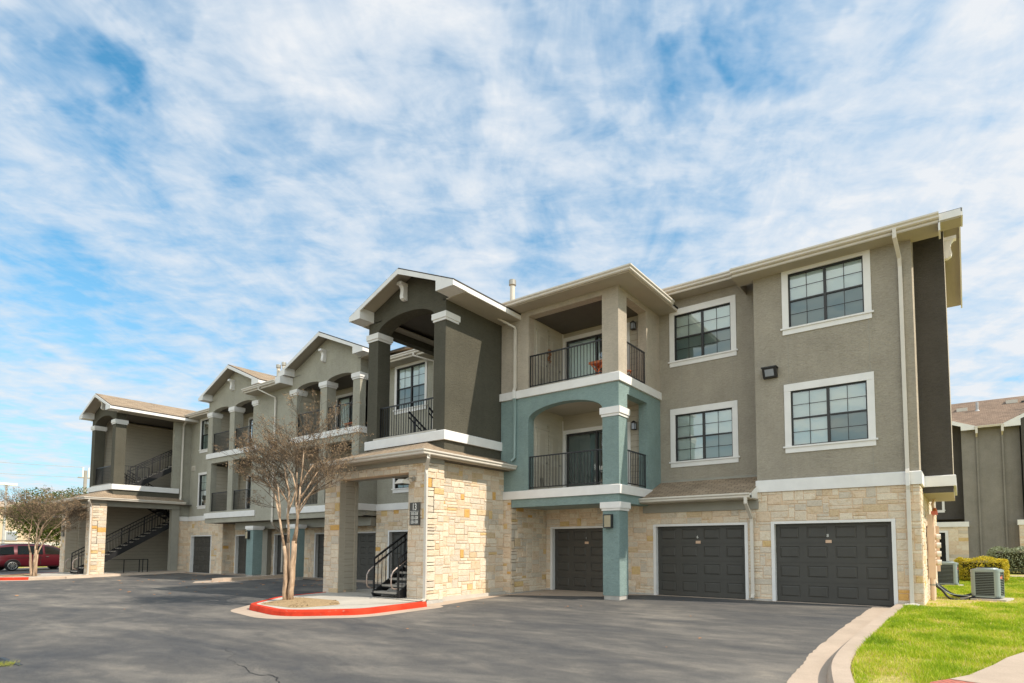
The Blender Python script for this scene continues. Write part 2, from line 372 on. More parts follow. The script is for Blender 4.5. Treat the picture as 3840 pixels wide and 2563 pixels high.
    def build(s, name, parent=None, label=None, loc=None, smooth=False, recalc=True):
        me = bpy.data.meshes.new(name)
        off = origin(parent) if parent is not None else Vector((0, 0, 0))
        if loc is not None: off = off + Vector(loc)
        me.from_pydata([(x - off.x, y - off.y, z - off.z) for x, y, z in s.v], [], s.f)
        for m in s.mats: me.materials.append(MATS[m])
        me.polygons.foreach_set('material_index', s.m)
        at = me.attributes.new('tone', 'FLOAT', 'FACE'); at.data.foreach_set('value', s.t)
        if s.uv:
            ul = me.uv_layers.new(name='UVMap')
            for fi, uv in s.uv.items():
                p = me.polygons[fi]
                for li, c in zip(p.loop_indices, uv): ul.data[li].uv = c
        if recalc and not s.uv:
            bm = bmesh.new(); bm.from_mesh(me); bmesh.ops.recalc_face_normals(bm, faces=bm.faces); bm.to_mesh(me); bm.free()
        if smooth: me.polygons.foreach_set('use_smooth', [True] * len(me.polygons))
        o = bpy.data.objects.new(name, me); COL.objects.link(o)
        if parent is not None: o.parent = parent
        if loc is not None: o.location = loc
        if label: o['label'] = label
        return o

def cuts(lo, hi, vals):
    s = sorted({round(v, 4) for v in vals if lo < v < hi} | {round(lo, 4), round(hi, 4)})
    return s
def wall(b, F, a0, a1, z0, z1, t, ops, m, reveal=None):
    As = cuts(a0, a1, [o[0] for o in ops] + [o[1] for o in ops]); Zs = cuts(z0, z1, [o[2] for o in ops] + [o[3] for o in ops])
    for i in range(len(As) - 1):
        for j in range(len(Zs) - 1):
            ca, cz = (As[i] + As[i + 1]) / 2, (Zs[j] + Zs[j + 1]) / 2
            if any(o[0] < ca < o[1] and o[2] < cz < o[3] for o in ops): continue
            for d in (0, t): b.poly([F(As[i], Zs[j], d), F(As[i + 1], Zs[j], d), F(As[i + 1], Zs[j + 1], d), F(As[i], Zs[j + 1], d)], m)
    for o in list(ops) + [(a0, a1, z0, z1)]:
        x0, x1, y0, y1 = max(o[0], a0), min(o[1], a1), max(o[2], z0), min(o[3], z1); rm = reveal or m
        b.poly([F(x0, y0, 0), F(x0, y1, 0), F(x0, y1, t), F(x0, y0, t)], rm); b.poly([F(x1, y0, 0), F(x1, y1, 0), F(x1, y1, t), F(x1, y0, t)], rm)
        b.poly([F(x0, y1, 0), F(x1, y1, 0), F(x1, y1, t), F(x0, y1, t)], rm)
        b.poly([F(x0, y0, 0), F(x1, y0, 0), F(x1, y0, t), F(x0, y0, t)], rm)
def panel(b, F, As, zb, zt, t, m):
    """strip panel with curved bottom zb(a) and top zt(a)"""
    for i in range(len(As) - 1):
        a, c = As[i], As[i + 1]
        for d in (0, t): b.poly([F(a, zb(a), d), F(c, zb(c), d), F(c, zt(c), d), F(a, zt(a), d)], m)
        b.poly([F(a, zb(a), 0), F(c, zb(c), 0), F(c, zb(c), t), F(a, zb(a), t)], m)
        b.poly([F(a, zt(a), 0), F(c, zt(c), 0), F(c, zt(c), t), F(a, zt(a), t)], m)
    for a in (As[0], As[-1]): b.poly([F(a, zb(a), 0), F(a, zt(a), 0), F(a, zt(a), t), F(a, zb(a), t)], m)
def arch(ops, spring, rise, base=None):
    def f(a):
        for (l, r) in ops:
            if l < a < r:
                c, h = (l + r) / 2, (r - l) / 2; return spring + rise * math.sqrt(max(0, 1 - ((a - c) / h) ** 2))
        return spring
    return f
def samples(a0, a1, ops, n=18):
    s = {a0, a1}
    for l, r in ops:
        for i in range(n + 1): s.add(l + (r - l) * (0.5 - 0.5 * math.cos(math.pi * i / n)))
        s.add(l - 1e-4); s.add(r + 1e-4)
    return sorted(x for x in s if a0 <= x <= a1)

def stone_panel(F, a0, a1, z0, z1, ops, parent, name='stone_wall', seed=1, t=0.25, base=True, label=None, cell=(0.080, 0.088), gold=1.0):
    rg = random.Random(seed); b = MB()
    wall(b, F, a0, a1, z0, z1, t, ops, 'mortar', 'mortar')
    def lines(lo, hi, cs, step):
        c = cuts(lo, hi, cs); out = [lo]
        for i in range(len(c) - 1):
            n = max(1, round((c[i + 1] - c[i]) / step)); out += [c[i] + (c[i + 1] - c[i]) * k / n for k in range(1, n + 1)]
        return out
    A = lines(a0, a1, [o[0] for o in ops] + [o[1] for o in ops], cell[0]); Z = lines(z0, z1, [o[2] for o in ops] + [o[3] for o in ops], cell[1])
    na, nz = len(A) - 1, len(Z) - 1; used = [[False] * nz for _ in range(na)]
    for i in range(na):
        for j in range(nz):
            ca, cz = (A[i] + A[i + 1]) / 2, (Z[j] + Z[j + 1]) / 2
            if any(o[0] < ca < o[1] and o[2] < cz < o[3] for o in ops): used[i][j] = True
    for j in range(nz):
        for i in range(na):
            if used[i][j]: continue
            h = rg.choice([1, 1, 2, 2, 2, 2, 3]); w = rg.choice([3, 4, 4, 5, 6, 7]) if h < 3 else rg.choice([3, 4, 4, 5])
            if rg.random() < 0.05: h, w = 3, 2
            ww = 0
            while ww < w and i + ww < na and not used[i + ww][j]: ww += 1
            if i + ww < na and not used[i + ww][j] and (i + ww + 1 >= na or used[i + ww + 1][j]): ww += 1
            hh = 1
            while hh < h and j + hh < nz and all(not used[i + k][j + hh] for k in range(ww)): hh += 1
            for k in range(ww):
                for l in range(hh): used[i + k][j + l] = True
            g = 0.005; e = [rg.uniform(0.001, 0.006) for _ in range(8)]
            x0, x1, y0, y1 = A[i], A[i + ww], Z[j], Z[j + hh]
            # keep stones at panel edges and openings flush with the edge
            ix0 = 0.0 if i == 0 else g; ix1 = 0.0 if i + ww == na else g
            q = [(x0 + ix0 + e[0] * (ix0 > 0), y0 + g + e[1]), (x1 - ix1 - e[2] * (ix1 > 0), y0 + g + e[3]), (x1 - ix1 - e[4] * (ix1 > 0), y1 - g - e[5]), (x0 + ix0 + e[6] * (ix0 > 0), y1 - g - e[7])]
            cx, cy = (x0 + x1) / 2, (y0 + y1) / 2; pr = rg.uniform(0.007, 0.020); bv = 0.012
            tv = rg.random() * 0.93 if rg.random() > 0.045 * gold else rg.uniform(0.93, 1.0)
            inn = [(a + (bv if a < cx else -bv), z + (bv if z < cy else -bv)) for a, z in q]
            o_ = [F(a, z, 0.004) for a, z in q]; m_ = [F(a, z, -pr * 0.62) for a, z in q]; n_ = [F(a, z, -pr - rg.uniform(0, 0.005)) for a, z in inn]
            b.poly(n_, 'limestone', tv)
            for k in range(4):
                k2 = (k + 1) % 4; b.poly([m_[k], m_[k2], n_[k2], n_[k]], 'limestone', tv); b.poly([o_[k], o_[k2], m_[k2], m_[k]], 'limestone', tv)
    if base: b.fbox(F, a0 - 0.0, a1, -0.30, z0 + 0.004, -0.035, t - 0.02, 'foundation')
    return b.build(name, parent, label)

def siding_panel(F, a0, a1, z0, z1, parent, name='siding_wall', m='siding_beige', exposure=0.2, ops=(), t=0.12):
    b = MB(); wall(b, F, a0, a1, z0, z1, t, list(ops), m)
    z = z0
    while z < z1 - 1e-3:
        zt = min(z + exposure, z1)
        segs = [(a0, a1)]
        for o in ops:
            if o[2] < (z + zt) / 2 < o[3]:
                ns = []
                for s0, s1 in segs:
                    if o[1] <= s0 or o[0] >= s1: ns.append((s0, s1)); continue
                    if o[0] > s0: ns.append((s0, o[0]))
                    if o[1] < s1: ns.append((o[1], s1))
                segs = ns
        for s0, s1 in segs:
            b.poly([F(s0, z, -0.016), F(s1, z, -0.016), F(s1, zt, -0.004), F(s0, zt, -0.004)], m)
            b.poly([F(s0, z, -0.002), F(s1, z, -0.002), F(s1, z, -0.016), F(s0, z, -0.016)], m)
            b.poly([F(s0, z, -0.0175), F(s1, z, -0.0175), F(s1, z + .007, -0.017), F(s0, z + .007, -0.017)], 'lap_shadow')  # thin strip painting the shade between boards
            for sa in (s0, s1): b.poly([F(sa, z, 0), F(sa, z, -0.016), F(sa, zt, -0.004), F(sa, zt, 0)], m)
        z = zt
    return b.build(name, parent)

def window(F, a0, a1, z0, z1, parent, pat='LLDD', panels=2, trim=0.17, label=None, header=0.2, muntin=True, blinds=True):
    c = MB(); m = 'white_trim'
    c.fbox(F, a0 - trim, a0, z0, z1, -0.03, 0.07, m); c.fbox(F, a1, a1 + trim, z0, z1, -0.03, 0.07, m)
    c.fbox(F, a0 - trim, a1 + trim, z1, z1 + header, -0.036, 0.07, m)
    c.fbox(F, a0 - trim - 0.05, a1 + trim + 0.05, z0 - 0.045, z0, -0.06, 0.07, m)
    c.fbox(F, a0 - trim, a1 + trim, z0 - 0.185, z0 - 0.045, -0.028, 0.0, m)
    w = c.build('window', parent, label)
    fr = MB(); k = 'bronze_frame'; fw = 0.035; zm = (z0 + z1) / 2
    fr.fbox(F, a0, a0 + fw, z0, z1, 0.03, 0.09, k); fr.fbox(F, a1 - fw, a1, z0, z1, 0.03, 0.09, k)
    fr.fbox(F, a0 + fw, a1 - fw, z0, z0 + fw, 0.03, 0.09, k); fr.fbox(F, a0 + fw, a1 - fw, z1 - fw, z1, 0.03, 0.09, k)
    pn = MB(); bl = MB(); W = (a1 - a0) / panels
    for i in range(panels):
        l, r = a0 + i * W, a0 + (i + 1) * W
        if i: fr.fbox(F, l - 0.035, l + 0.035, z0 + fw, z1 - fw, 0.025, 0.088, k)
        l2, r2 = (l + (0.035 if i else fw)), (r - (0.035 if i < panels - 1 else fw))
        fr.fbox(F, l2, r2, zm - 0.022, zm + 0.022, 0.035, 0.085, k)
        for (s0, s1, dd, code) in ((zm + 0.022, z1 - fw, 0.055, pat[i]), (z0 + fw, zm - 0.022, 0.065, pat[panels + i])):
            if muntin:
                fr.fbox(F, (l2 + r2) / 2 - 0.008, (l2 + r2) / 2 + 0.008, s0, s1, dd - 0.006, dd + 0.004, k)
                sm = (s0 + s1) / 2; fr.fbox(F, l2, r2, sm - 0.008, sm + 0.008, dd - 0.005, dd + 0.003, k)
            pn.poly([F(l2, s0, dd + .002), F(r2, s0, dd + .002), F(r2, s1, dd + .002), F(l2, s1, dd + .002)], 'glass_clear' if code == 'L' else 'glass_screen')
        if blinds:
            z = z0 + fw + .005
            while z < z1 - fw:
                bl.poly([F(l2 - .005, z, 0.125), F(r2 + .005, z, 0.125), F(r2 + .005, z + 0.030, 0.109), F(l2 - .005, z + 0.030, 0.109)], 'blind_white'); z += 0.028
    fr.build('sash_frame', w); pn.build('pane', w)
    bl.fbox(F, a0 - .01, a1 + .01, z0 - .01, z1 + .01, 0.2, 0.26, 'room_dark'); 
    bl.build('blind', w)
    return w

def slider(F, a0, a1, z0, z1, parent, curtains=(1,), label=None):
    c = MB(); m = 'white_trim'; t = 0.11
    c.fbox(F, a0 - t, a0, z0, z1, -0.03, 0.05, m); c.fbox(F, a1, a1 + t, z0, z1, -0.03, 0.05, m); c.fbox(F, a0 - t, a1 + t, z1, z1 + 0.13, -0.016, 0.05, m)
    w = c.build('sliding_door', parent, label); fr = MB(); k = 'bronze_frame'; mid = (a0 + a1) / 2
    for (l, r, d) in ((a0, mid + 0.04, 0.06), (mid - 0.04, a1, 0.10)):
        fr.fbox(F, l, l + 0.07, z0, z1, d - .02, d + .02, k); fr.fbox(F, r - 0.07, r, z0, z1, d - .02, d + .02, k)
        fr.fbox(F, l + .07, r - .07, z0, z0 + .09, d - .02, d + .02, k); fr.fbox(F, l + .07, r - .07, z1 - .07, z1, d - .02, d + .02, k)
    fr.build('door_frame', w); pn = MB(); pn.poly([F(a0, z0, .065), F(mid, z0, .065), F(mid, z1, .065), F(a0, z1, .065)], 'glass_clear')
    pn.poly([F(mid, z0, .105), F(a1, z0, .105), F(a1, z1, .105), F(mid, z1, .105)], 'glass_clear'); pn.build('pane', w)
    bl = MB()
    for s in curtains:
        l, r = (a0, mid) if s == 1 else (mid, a1); a = l
        while a < r - 0.01:
            bl.poly([F(a, z0 + .03, 0.16), F(a + .085, z0 + .03, 0.19), F(a + .085, z1, 0.19), F(a, z1, 0.16)], 'blind_white' if label != 'dark' else 'curtain_dark'); a += 0.08
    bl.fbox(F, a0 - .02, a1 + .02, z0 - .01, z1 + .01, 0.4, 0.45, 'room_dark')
    bl.build('vertical_blind', w)
    return w

def garage_door(F, a0, a1, parent, zt=2.2, z0=0.0, plate=True, num='8', cols=4, label=None):
    """a0,a1: outer edges of the white trim"""
    b = MB(); k = 'white_trim'; tw = 0.09
    b.fbox(F, a0, a0 + tw, z0, zt, -0.02, 0.2, k); b.fbox(F, a1 - tw, a1, z0, zt, -0.02, 0.2, k); b.fbox(F, a0 + tw, a1 - tw, zt - 0.07, zt, -0.018, 0.2, k)
    fr = b.build('garage_door', parent, label)
    d = MB(); l, r, t, D = a0 + tw, a1 - tw, zt - 0.07, 0.14; rows = 4; H = (t - z0 - .01) / rows; W = (r - l) / cols; m = 'door_paint'
    d.fbox(F, l, r, z0 + .01, t, D + 0.012, D + 0.05, m)
    d.fbox(F, l, r, z0, z0 + .02, D - .01, D + 0.01, 'rubber')
    def ring(o, i, do, di):
        O = [F(o[0], o[2], do), F(o[1], o[2], do), F(o[1], o[3], do), F(o[0], o[3], do)]; I = [F(i[0], i[2], di), F(i[1], i[2], di), F(i[1], i[3], di), F(i[0], i[3], di)]
        for q in range(4): q2 = (q + 1) % 4; d.poly([O[q], O[q2], I[q2], I[q]], m)
    for j in range(rows):
        s0, s1 = z0 + .01 + j * H + 0.004, z0 + .01 + (j + 1) * H - 0.004
        for i in range(cols):
            c0, c1 = l + i * W, l + (i + 1) * W
            mg = 0.085 * W / 0.62; o = (c0, c1, s0, s1); p = (c0 + mg, c1 - mg, s0 + 0.12, s1 - 0.085)
            ring(o, p, D, D)
            p2 = (p[0] + .018, p[1] - .018, p[2] + .018, p[3] - .018); ring(p, p2, D, D + 0.018)
            p3 = (p2[0] + .035, p2[1] - .035, p2[2] + .03, p2[3] - .03); ring(p2, p3, D + 0.013, D - 0.004)
            d.poly([F(p3[0], p3[2], D - .004), F(p3[1], p3[2], D - .004), F(p3[1], p3[3], D - .004), F(p3[0], p3[3], D - .004)], m)
    d.build('door_panel', fr)
    if plate:
        ca = (l + r) / 2 - 0.06; q = MB(); q.fbox(F, ca - .075, ca + .075, 1.60, 1.68, D - .014, D - .004, 'plate_tan'); q.build('number_plate', fr)
        text(num, 0.11, F(ca - .02, 1.76, D - .012), fr, 'door_number', 'letter_white')
    return fr

def text(s, size, loc, parent, name, mat, rot=(R(90), 0, 0), bold=0.0, ext=0.002, align='CENTER', sx=1.0):
    cu = bpy.data.curves.new(name, 'FONT'); cu.body = s; cu.size = size; cu.extrude = ext; cu.align_x = align; cu.offset = bold
    tmp = bpy.data.objects.new(name + '_tmp', cu); COL.objects.link(tmp)
    dg = bpy.context.evaluated_depsgraph_get(); dg.update()
    me = bpy.data.meshes.new_from_object(tmp.evaluated_get(dg)); bpy.data.objects.remove(tmp)
    me.transform(Matrix.Diagonal((sx, 1, 1, 1))); me.materials.clear(); me.materials.append(MATS[mat])
    o = bpy.data.objects.new(name, me); COL.objects.link(o); o.parent = parent; o.rotation_euler = rot
    o.location = Vector(loc) - origin(parent); return o

def railing(F, a0, a1, z0, z1, parent, d=0.06, sp=0.115, name='railing', posts=True):
    b = MB(); m = 'black_metal'
    b.fbox(F, a0, a1, z1 - .04, z1, d, d + .04, m); b.fbox(F, a0, a1, z0, z0 + .03, d + .005, d + .035, m)
    n = max(2, round((a1 - a0) / sp))
    for i in range(1, n):
        a = a0 + (a1 - a0) * i / n; b.fbox(F, a - .008, a + .008, z0 + .03, z1 - .04, d + .012, d + .028, m)
    for a in (a0, a1 - .03): b.fbox(F, a, a + .03, z0 - .04, z1 - .04, d + .005, d + .035, m)
    return b.build(name, parent)

GUT = [(0, 0), (0, -.13), (.05, -.14), (.085, -.115), (.085, -.075), (.125, -.04), (.125, 0), (.11, 0), (.11, -.02), (.015, -.02), (.015, 0)]
def gutter(path, parent, m='gutter_paint'):
    b = MB(); b.sweep(path, GUT, m); return b.build('gutter', parent)
def band(path, z0, z1, parent, proud=0.045, m='white_trim', name='trim_band'):
    b = MB(); b.sweep([(x, y, z0) for x, y in path], [(0.001, 0), (proud, 0.0), (proud, z1 - z0 - 0.02), (proud - .02, z1 - z0), (0.001, z1 - z0)], m)
    return b.build(name, parent)
def downspout(pts, parent, m='gutter_paint', w=0.085, d=0.065, segs=None):
    b = MB(); P = [Vector(p) for p in pts]
    # rectangular pipe swept through the points with mitred joints
    rows = []
    for i, p in enumerate(P):
        if i == 0: t = P[1] - p
        elif i == len(P) - 1: t = p - P[i - 1]
        else: t = (P[i + 1] - p).normalized() + (p - P[i - 1]).normalized()
        t.normalize(); up = Vector((0, 0, 1)) if abs(t.z) < 0.97 else Vector((0, -1, 0))
        s_ = t.cross(up).normalized(); u = s_.cross(t).normalized()
        if i and rows:
            if s_.dot(ps) < 0 and abs(s_.dot(ps)) > 0.3: s_, u = -s_, -u
        ps = s_; bb = len(b.v); rows.append(bb)
        for q in (s_ * w / 2 + u * d / 2, -s_ * w / 2 + u * d / 2, -s_ * w / 2 - u * d / 2, s_ * w / 2 - u * d / 2): b.v.append(tuple(p + q))
    for i in range(len(rows) - 1):
        mm = m if not segs else segs[i]
        for k in range(4): k2 = (k + 1) % 4; b.f.append((rows[i] + k, rows[i] + k2, rows[i + 1] + k2, rows[i + 1] + k)); b.m.append(b.mi(mm)); b.t.append(0.)
    b.f.append(tuple(rows[0] + k for k in range(4))); b.m.append(0); b.t.append(0.)
    return b.build('downspout', parent)

def slab(b, pts, eave, t=0.1, top='shingles', under='soffit_paint', edge='shingle_edge', hidden=()):
    """roof plane: pts in order, eave = index of the edge (i,i+1) that is the eave"""
    P = [Vector(p) for p in pts]; n = len(P)
    u = (P[(eave + 1) % n] - P[eave]).normalized(); nn = Vector((0, 0, 0))
    for i in range(n): nn += P[i].cross(P[(i + 1) % n])
    nn.normalize()
    if nn.z < 0: nn = -nn
    v = nn.cross(u)
    if v.z < 0: v = -v
    uv = [((p - P[eave]).dot(u), (p - P[eave]).dot(v)) for p in P]
    Q = [p - Vector((0, 0, t)) for p in P]
    b.poly(P, top, uv=uv); z = [(0, 0)] * 4
    b.poly(Q, under, uv=[(0, 0)] * n)
    for i in range(n):
        if i in hidden: continue
        j = (i + 1) % n; b.poly([P[i], P[j], Q[j], Q[i]], edge, uv=z)
def rake(b, xs, y, z_e, z_r, parent_t=0.18, t=0.03, d='y'):
    pass

def column(b, x0, x1, y0, y1, z0, z1, m): b.box(x0, x1, y0, y1, z0, z1, m)
def capital(x0, x1, y0, y1, z0, z1, parent):
    b = MB(); b.box(x0 - .03, x1 + .03, y0 - .03, y1 + .03, z0, z0 + (z1 - z0) * .28, 'white_trim')
    b.box(x0 - .062, x1 + .062, y0 - .062, y1 + .062, z0 + (z1 - z0) * .28, z1, 'white_trim'); return b.build('capital', parent)
def bracket(F, a, z0, z1, parent, w=0.16):
    """scrolled white bracket: S-profile, deeper at the top"""
    b = MB(); H = z1 - z0; pr = [(0, 1.0), (.25, 1.0), (.25, .86), (.21, .80), (.17, .72), (.15, .55), (.165, .38), (.18, .22), (.16, .08), (.08, 0.0), (0, .0)]
    A = [F(a - w / 2, z0 + H * q, -p) for p, q in pr]; B = [F(a + w / 2, z0 + H * q, -p) for p, q in pr]
    b.poly(A, 'white_trim'); b.poly(B[::-1], 'white_trim')
    for i in range(len(A)): j = (i + 1) % len(A); b.poly([A[i], A[j], B[j], B[i]], 'white_trim')
    b.fbox(F, a - w / 2 - .02, a + w / 2 + .02, z1 - .09, z1 + .0, -.29, .0, 'white_trim')
    return b.build('bracket', parent)

# ================================================================== MAIN BUILDING
BLD = empty('apartment_building', (-20, 0, 0), 0, 'long three-storey stucco and limestone apartment block with garages at ground level and balconies above', 'building')
B = BLD
SPLIT = {'soffit', 'balcony_ceiling', 'ceiling', 'fascia', 'landing', 'control_joint', 'beam', 'foundation', 'porch_post'}
def part(mb, name, parent=None, label=None, **k):
    if name in SPLIT:      # every separate board or slab becomes a part of its own
        n = len(mb.v); par = list(range(n))
        def find(a):
            while par[a] != a: par[a] = par[par[a]]; a = par[a]
            return a
        for f in mb.f:
            for q in f[1:]: par[find(q)] = find(f[0])
        groups = {}
        for i, f in enumerate(mb.f): groups.setdefault(find(f[0]), []).append(i)
        if len(groups) > 1:
            for ids in groups.values():
                m2 = MB(); m2.mats = list(mb.mats); vm = {}
                for i in ids:
                    for q in mb.f[i]:
                        if q not in vm: vm[q] = len(m2.v); m2.v.append(mb.v[q])
                    m2.f.append(tuple(vm[q] for q in mb.f[i])); m2.m.append(mb.m[i]); m2.t.append(mb.t[i])
                o = m2.build(name, parent or B, label, **k)
            return o
    return mb.build(name, parent or B, label, **k)
Y0 = Fr('y', 0.0); YB = Fr('y', 0.9); YG = Fr('y', -0.65); YE = Fr('y', -1.62); YC = Fr('y', -1.95); X0 = Fr('x', 0.0)
GZ = 2.2
# --- ground floor: limestone and garage doors -----------------------------------
gA, gB, gC = (-3.55, -0.54), (-7.13, -4.19), (-11.09, -8.14)
stone_panel(Y0, -11.28, 0.0, 0.0, 3.03, [(*gA, -1, GZ), (*gB, -1, GZ), (*gC, -1, GZ)], B, seed=3, base=False)
b = MB()
for l, r in ((-11.28, gC[0]), (gC[1], gB[0]), (gB[1], gA[0]), (gA[1], 0.0)): b.fbox(Y0, l, r, -.3, 0.05, -.045, 0.1, 'foundation')
part(b, 'foundation')
garage_door(Y0, *gA, B, num='8'); garage_door(Y0, *gB, B, num='6', label='garage door half under the shingled pent roof'); garage_door(Y0, *gC, B, num='1', label='garage door behind the teal corner pillar')
gE = [(-33.17, -30.53), (-29.08, -26.44), (-25.39, -22.95), (-22.7, -20.26)]
stone_panel(Y0, -33.3, -19.85, 0.0, 2.8, [(*g, -1, GZ) for g in gE], B, seed=11)
for g in gE: garage_door(Y0, *g, B, plate=False)
gG = (-37.15, -34.55); gD = (-19.05, -16.3)
stone_panel(YG, -37.6, -33.28, 0.0, 3.05, [(*gG, -1, GZ)], B, seed=14); garage_door(YG, *gG, B, plate=False)
stone_panel(YG, -19.85, -15.45, 0.0, 3.05, [(*gD, -1, GZ)], B, seed=15); garage_door(YG, *gD, B, plate=False)
stone_panel(Fr('x', -33.28), -0.62, 0.0, 0.0, 2.8, [], B, seed=16)
stone_panel(Fr('x', -37.6), -1.2, -0.66, 0.0, 3.05, [], B, seed=17)
# end wall and pier under the corner balcony
stone_panel(X0, 0.03, 11.0, 0.0, 3.03, [], B, seed=20)
stone_panel(YC, -11.75, -11.30, 0.0, 3.04, [], B, seed=21); stone_panel(Fr('x', -11.30), -1.92, -0.0, 0.0, 3.03, [], B, seed=22)

# --- A bay ------------------------------------------------------------------------
WA = [(-2.94, -1.07, 7.58, 9.11 - 0.0), (-2.94, -1.07, 4.26, 5.79)]
ZS = 9.24
b = MB(); wall(b, Y0, -3.9, 0.0, 3.03, 9.40, 0.2, WA, 'stucco_taupe'); part(b, 'stucco_wall')
b = MB()
for a in (-2.98, -0.98):
    for z0, z1 in ((3.38, 4.06), (6.0, 7.38)): b.fbox(Y0, a - .006, a + .006, z0, z1, -.003, .01, 'grey_trim')
part(b, 'control_joint')
window(Y0, *WA[0], B, 'LLDD', label='upper window of the garage end bay'); window(Y0, *WA[1], B, 'LLLD')
b = MB(); b.fbox(X0, 0.2, 11.0, 3.03, 9.4, 0.0, 0.2, 'stucco_beige'); b.fbox(X0, 0.004, 0.2, 3.40, 9.22, -0.006, -0.001, 'stucco_beige'); part(b, 'stucco_wall')
band([(-3.93, 0.0), (0.0, 0.0), (0.0, 1.05)], 3.03, 3.36, B, 0.06)
# --- B bay (set back, with shingled pent roof) --------------------------------------
WBs = [(-6.73, -4.86, 7.58, 9.11), (-6.73, -4.86, 4.26, 5.79)]
b = MB(); wall(b, YB, -7.27, -3.9, 3.3, 9.75, 0.2, WBs, 'stucco_taupe'); b.box(-3.9, -3.7, 0.2, 0.9, 3.3, 9.4, 'stucco_taupe'); part(b, 'stucco_wall')
b = MB()
for a in (-6.5, -4.82):
    for z0, z1 in ((3.68, 4.06), (6.0, 7.38)): b.fbox(YB, a - .006, a + .006, z0, z1, -.003, .01, 'grey_trim')
part(b, 'control_joint')
for w, pt in ((WBs[0], 'LLDD'), (WBs[1], 'LLLD')): window(YB, *w, B, pt)
b = MB(); slab(b, [(-7.27, -0.6, 2.98), (-3.9, -0.6, 2.98), (-3.9, 0.9, 3.60), (-7.27, 0.9, 3.60)], 0, 0.06, edge='white_trim'); part(b, 'pent_roof')
b = MB(); b.fbox(YB, -7.27, -3.9, 3.56, 3.66, -.02, 0, 'grey_trim'); b.poly([(-3.89, -.6, 2.84), (-3.89, -.6, 3.0), (-3.89, 0, 3.24), (-3.89, 0, 2.84)], 'white_trim')
b.fbox(Y0, -7.45, -3.87, 2.56, 2.84, -.07, -.01, 'grey_trim'); b.box(-7.27, -3.89, -.6, 0.0, 2.82, 2.85, 'soffit_paint'); part(b, 'fascia')
gutter([(-7.27, -0.6, 2.98), (-3.93, -0.6, 2.98)], B)
downspout([(-4.04, -0.66, 2.86), (-4.04, -0.66, 2.70), (-4.05, -0.12, 2.30), (-4.05, -0.1, 2.2), (-4.05, -0.1, 0.16), (-4.05, -0.2, 0.06)], B)
# --- main eaves ----------------------------------------------------------------------
s = 0.46
b = MB()
slab(b, [(-4.35, -0.5, 9.43), (1.07, -0.5, 9.43), (1.07, 2.7, 9.43 + 3.2 * s), (-4.35, 2.7, 9.43 + 3.2 * s)], 0, 0.09)
slab(b, [(1.07, 5.9, 9.43), (0.0, 5.9, 9.43), (0.0, 2.7, 9.43 + 3.2 * s), (1.07, 2.7, 9.43 + 3.2 * s)], 0, 0.09)
slab(b, [(-4.35, 2.7, 10.90), (0.0, 2.7, 10.90), (0.0, 6, 12.1), (-4.35, 6, 12.1)], 0, 0.09)
slab(b, [(-7.5, 0.4, 9.84), (-4.35, 0.4, 9.84), (-4.35, 6, 12.3), (-7.5, 6, 12.3)], 0, 0.09)
slab(b, [(-19.6, -1.2, 9.38), (-11.2, -1.2, 9.38), (-11.2, 6, 12.4), (-19.6, 6, 12.4)], 0, 0.09)
slab(b, [(-28.4, -2.2, 9.35), (-25.0, -2.2, 9.35), (-25.0, 6, 12.4), (-28.4, 6, 12.4)], 0, 0.09)
slab(b, [(-37.2, -1.2, 9.38), (-33.2, -1.2, 9.38), (-33.2, 6, 12.4), (-37.2, 6, 12.4)], 0, 0.09)
slab(b, [(-45, 0.5, 9.6), (-37.2, 0.5, 9.6), (-37.2, 6, 12.2), (-45, 6, 12.2)], 0, 0.09)
slab(b, [(-45, 12, 9.4), (0.0, 12, 9.4), (0.0, 6, 12.15), (-45, 6, 12.15)], 0, 0.09)
slab(b, [(-33.6, 0, 10.3), (-19.0, 0, 10.3), (-19.0, 6, 12.3), (-33.6, 6, 12.3)], 0, 0.09)
roof = part(b, 'roof')
b = MB()   # soffits, fascias
def soff(x0, x1, y0, y1, z): b.box(x0, x1, y0, y1, z - .03, z, 'soffit_paint'); b.box(x0, x1, y0, y0 + .03, z, z + .19, 'gutter_paint')
soff(-4.35, 0.62, -0.5, 0.2, 9.24); b.box(0.62, 1.05, -0.49, 0.0, 9.21, 9.24, 'soffit_paint'); soff(-7.3, -4.35, 0.4, 1.1, 9.65); soff(-19.5, -15.9, -1.2, -0.5, 9.19); soff(-28.35, -25.0, -2.2, -1.5, 9.16); soff(-37.15, -33.25, -1.2, -0.5, 9.19)
b.box(-4.38, -4.35, -.5, 0.9, 9.22, 9.5, 'soffit_paint')
part(b, 'soffit')
# gable end over the projecting closet bay
b = MB()
b.prism([(1.05, -0.5, 9.24), (1.05, -0.5, 9.43), (1.05, 2.7, 10.90), (1.05, 5.9, 9.43), (1.05, 5.9, 9.24), (1.05, 5.5, 9.24), (1.05, 2.7, 10.66), (1.05, .1, 9.45), (1.05, .1, 9.24)], (0.035, 0, 0), 'white_trim')
b.box(0.62, 1.05, -0.52, -0.49, 9.24, 9.41, 'white_trim'); b.box(0.60, 0.64, -0.5, -0.02, 9.02, 9.24, 'white_trim')
part(b, 'rake_board')
b = MB(); XK = Fr('x', 0.68)
b.poly([(0.0, 1.05, 3.04), (0.68, 1.05, 3.04), (0.68, 1.05, 10.03), (0.0, 1.05, 10.03)], 'stucco_charcoal')
b.poly([(0.0, 1.05, 2.88), (0.68, 1.05, 2.88), (0.68, 1.05, 3.04), (0.0, 1.05, 3.04)], 'stucco_charcoal')
b.poly([(0.68, 1.05, 2.88), (0.68, 4.4, 2.88), (0.68, 4.4, 10.0), (0.68, 2.7, 10.79), (0.68, 1.05, 10.03)], 'stucco_beige')
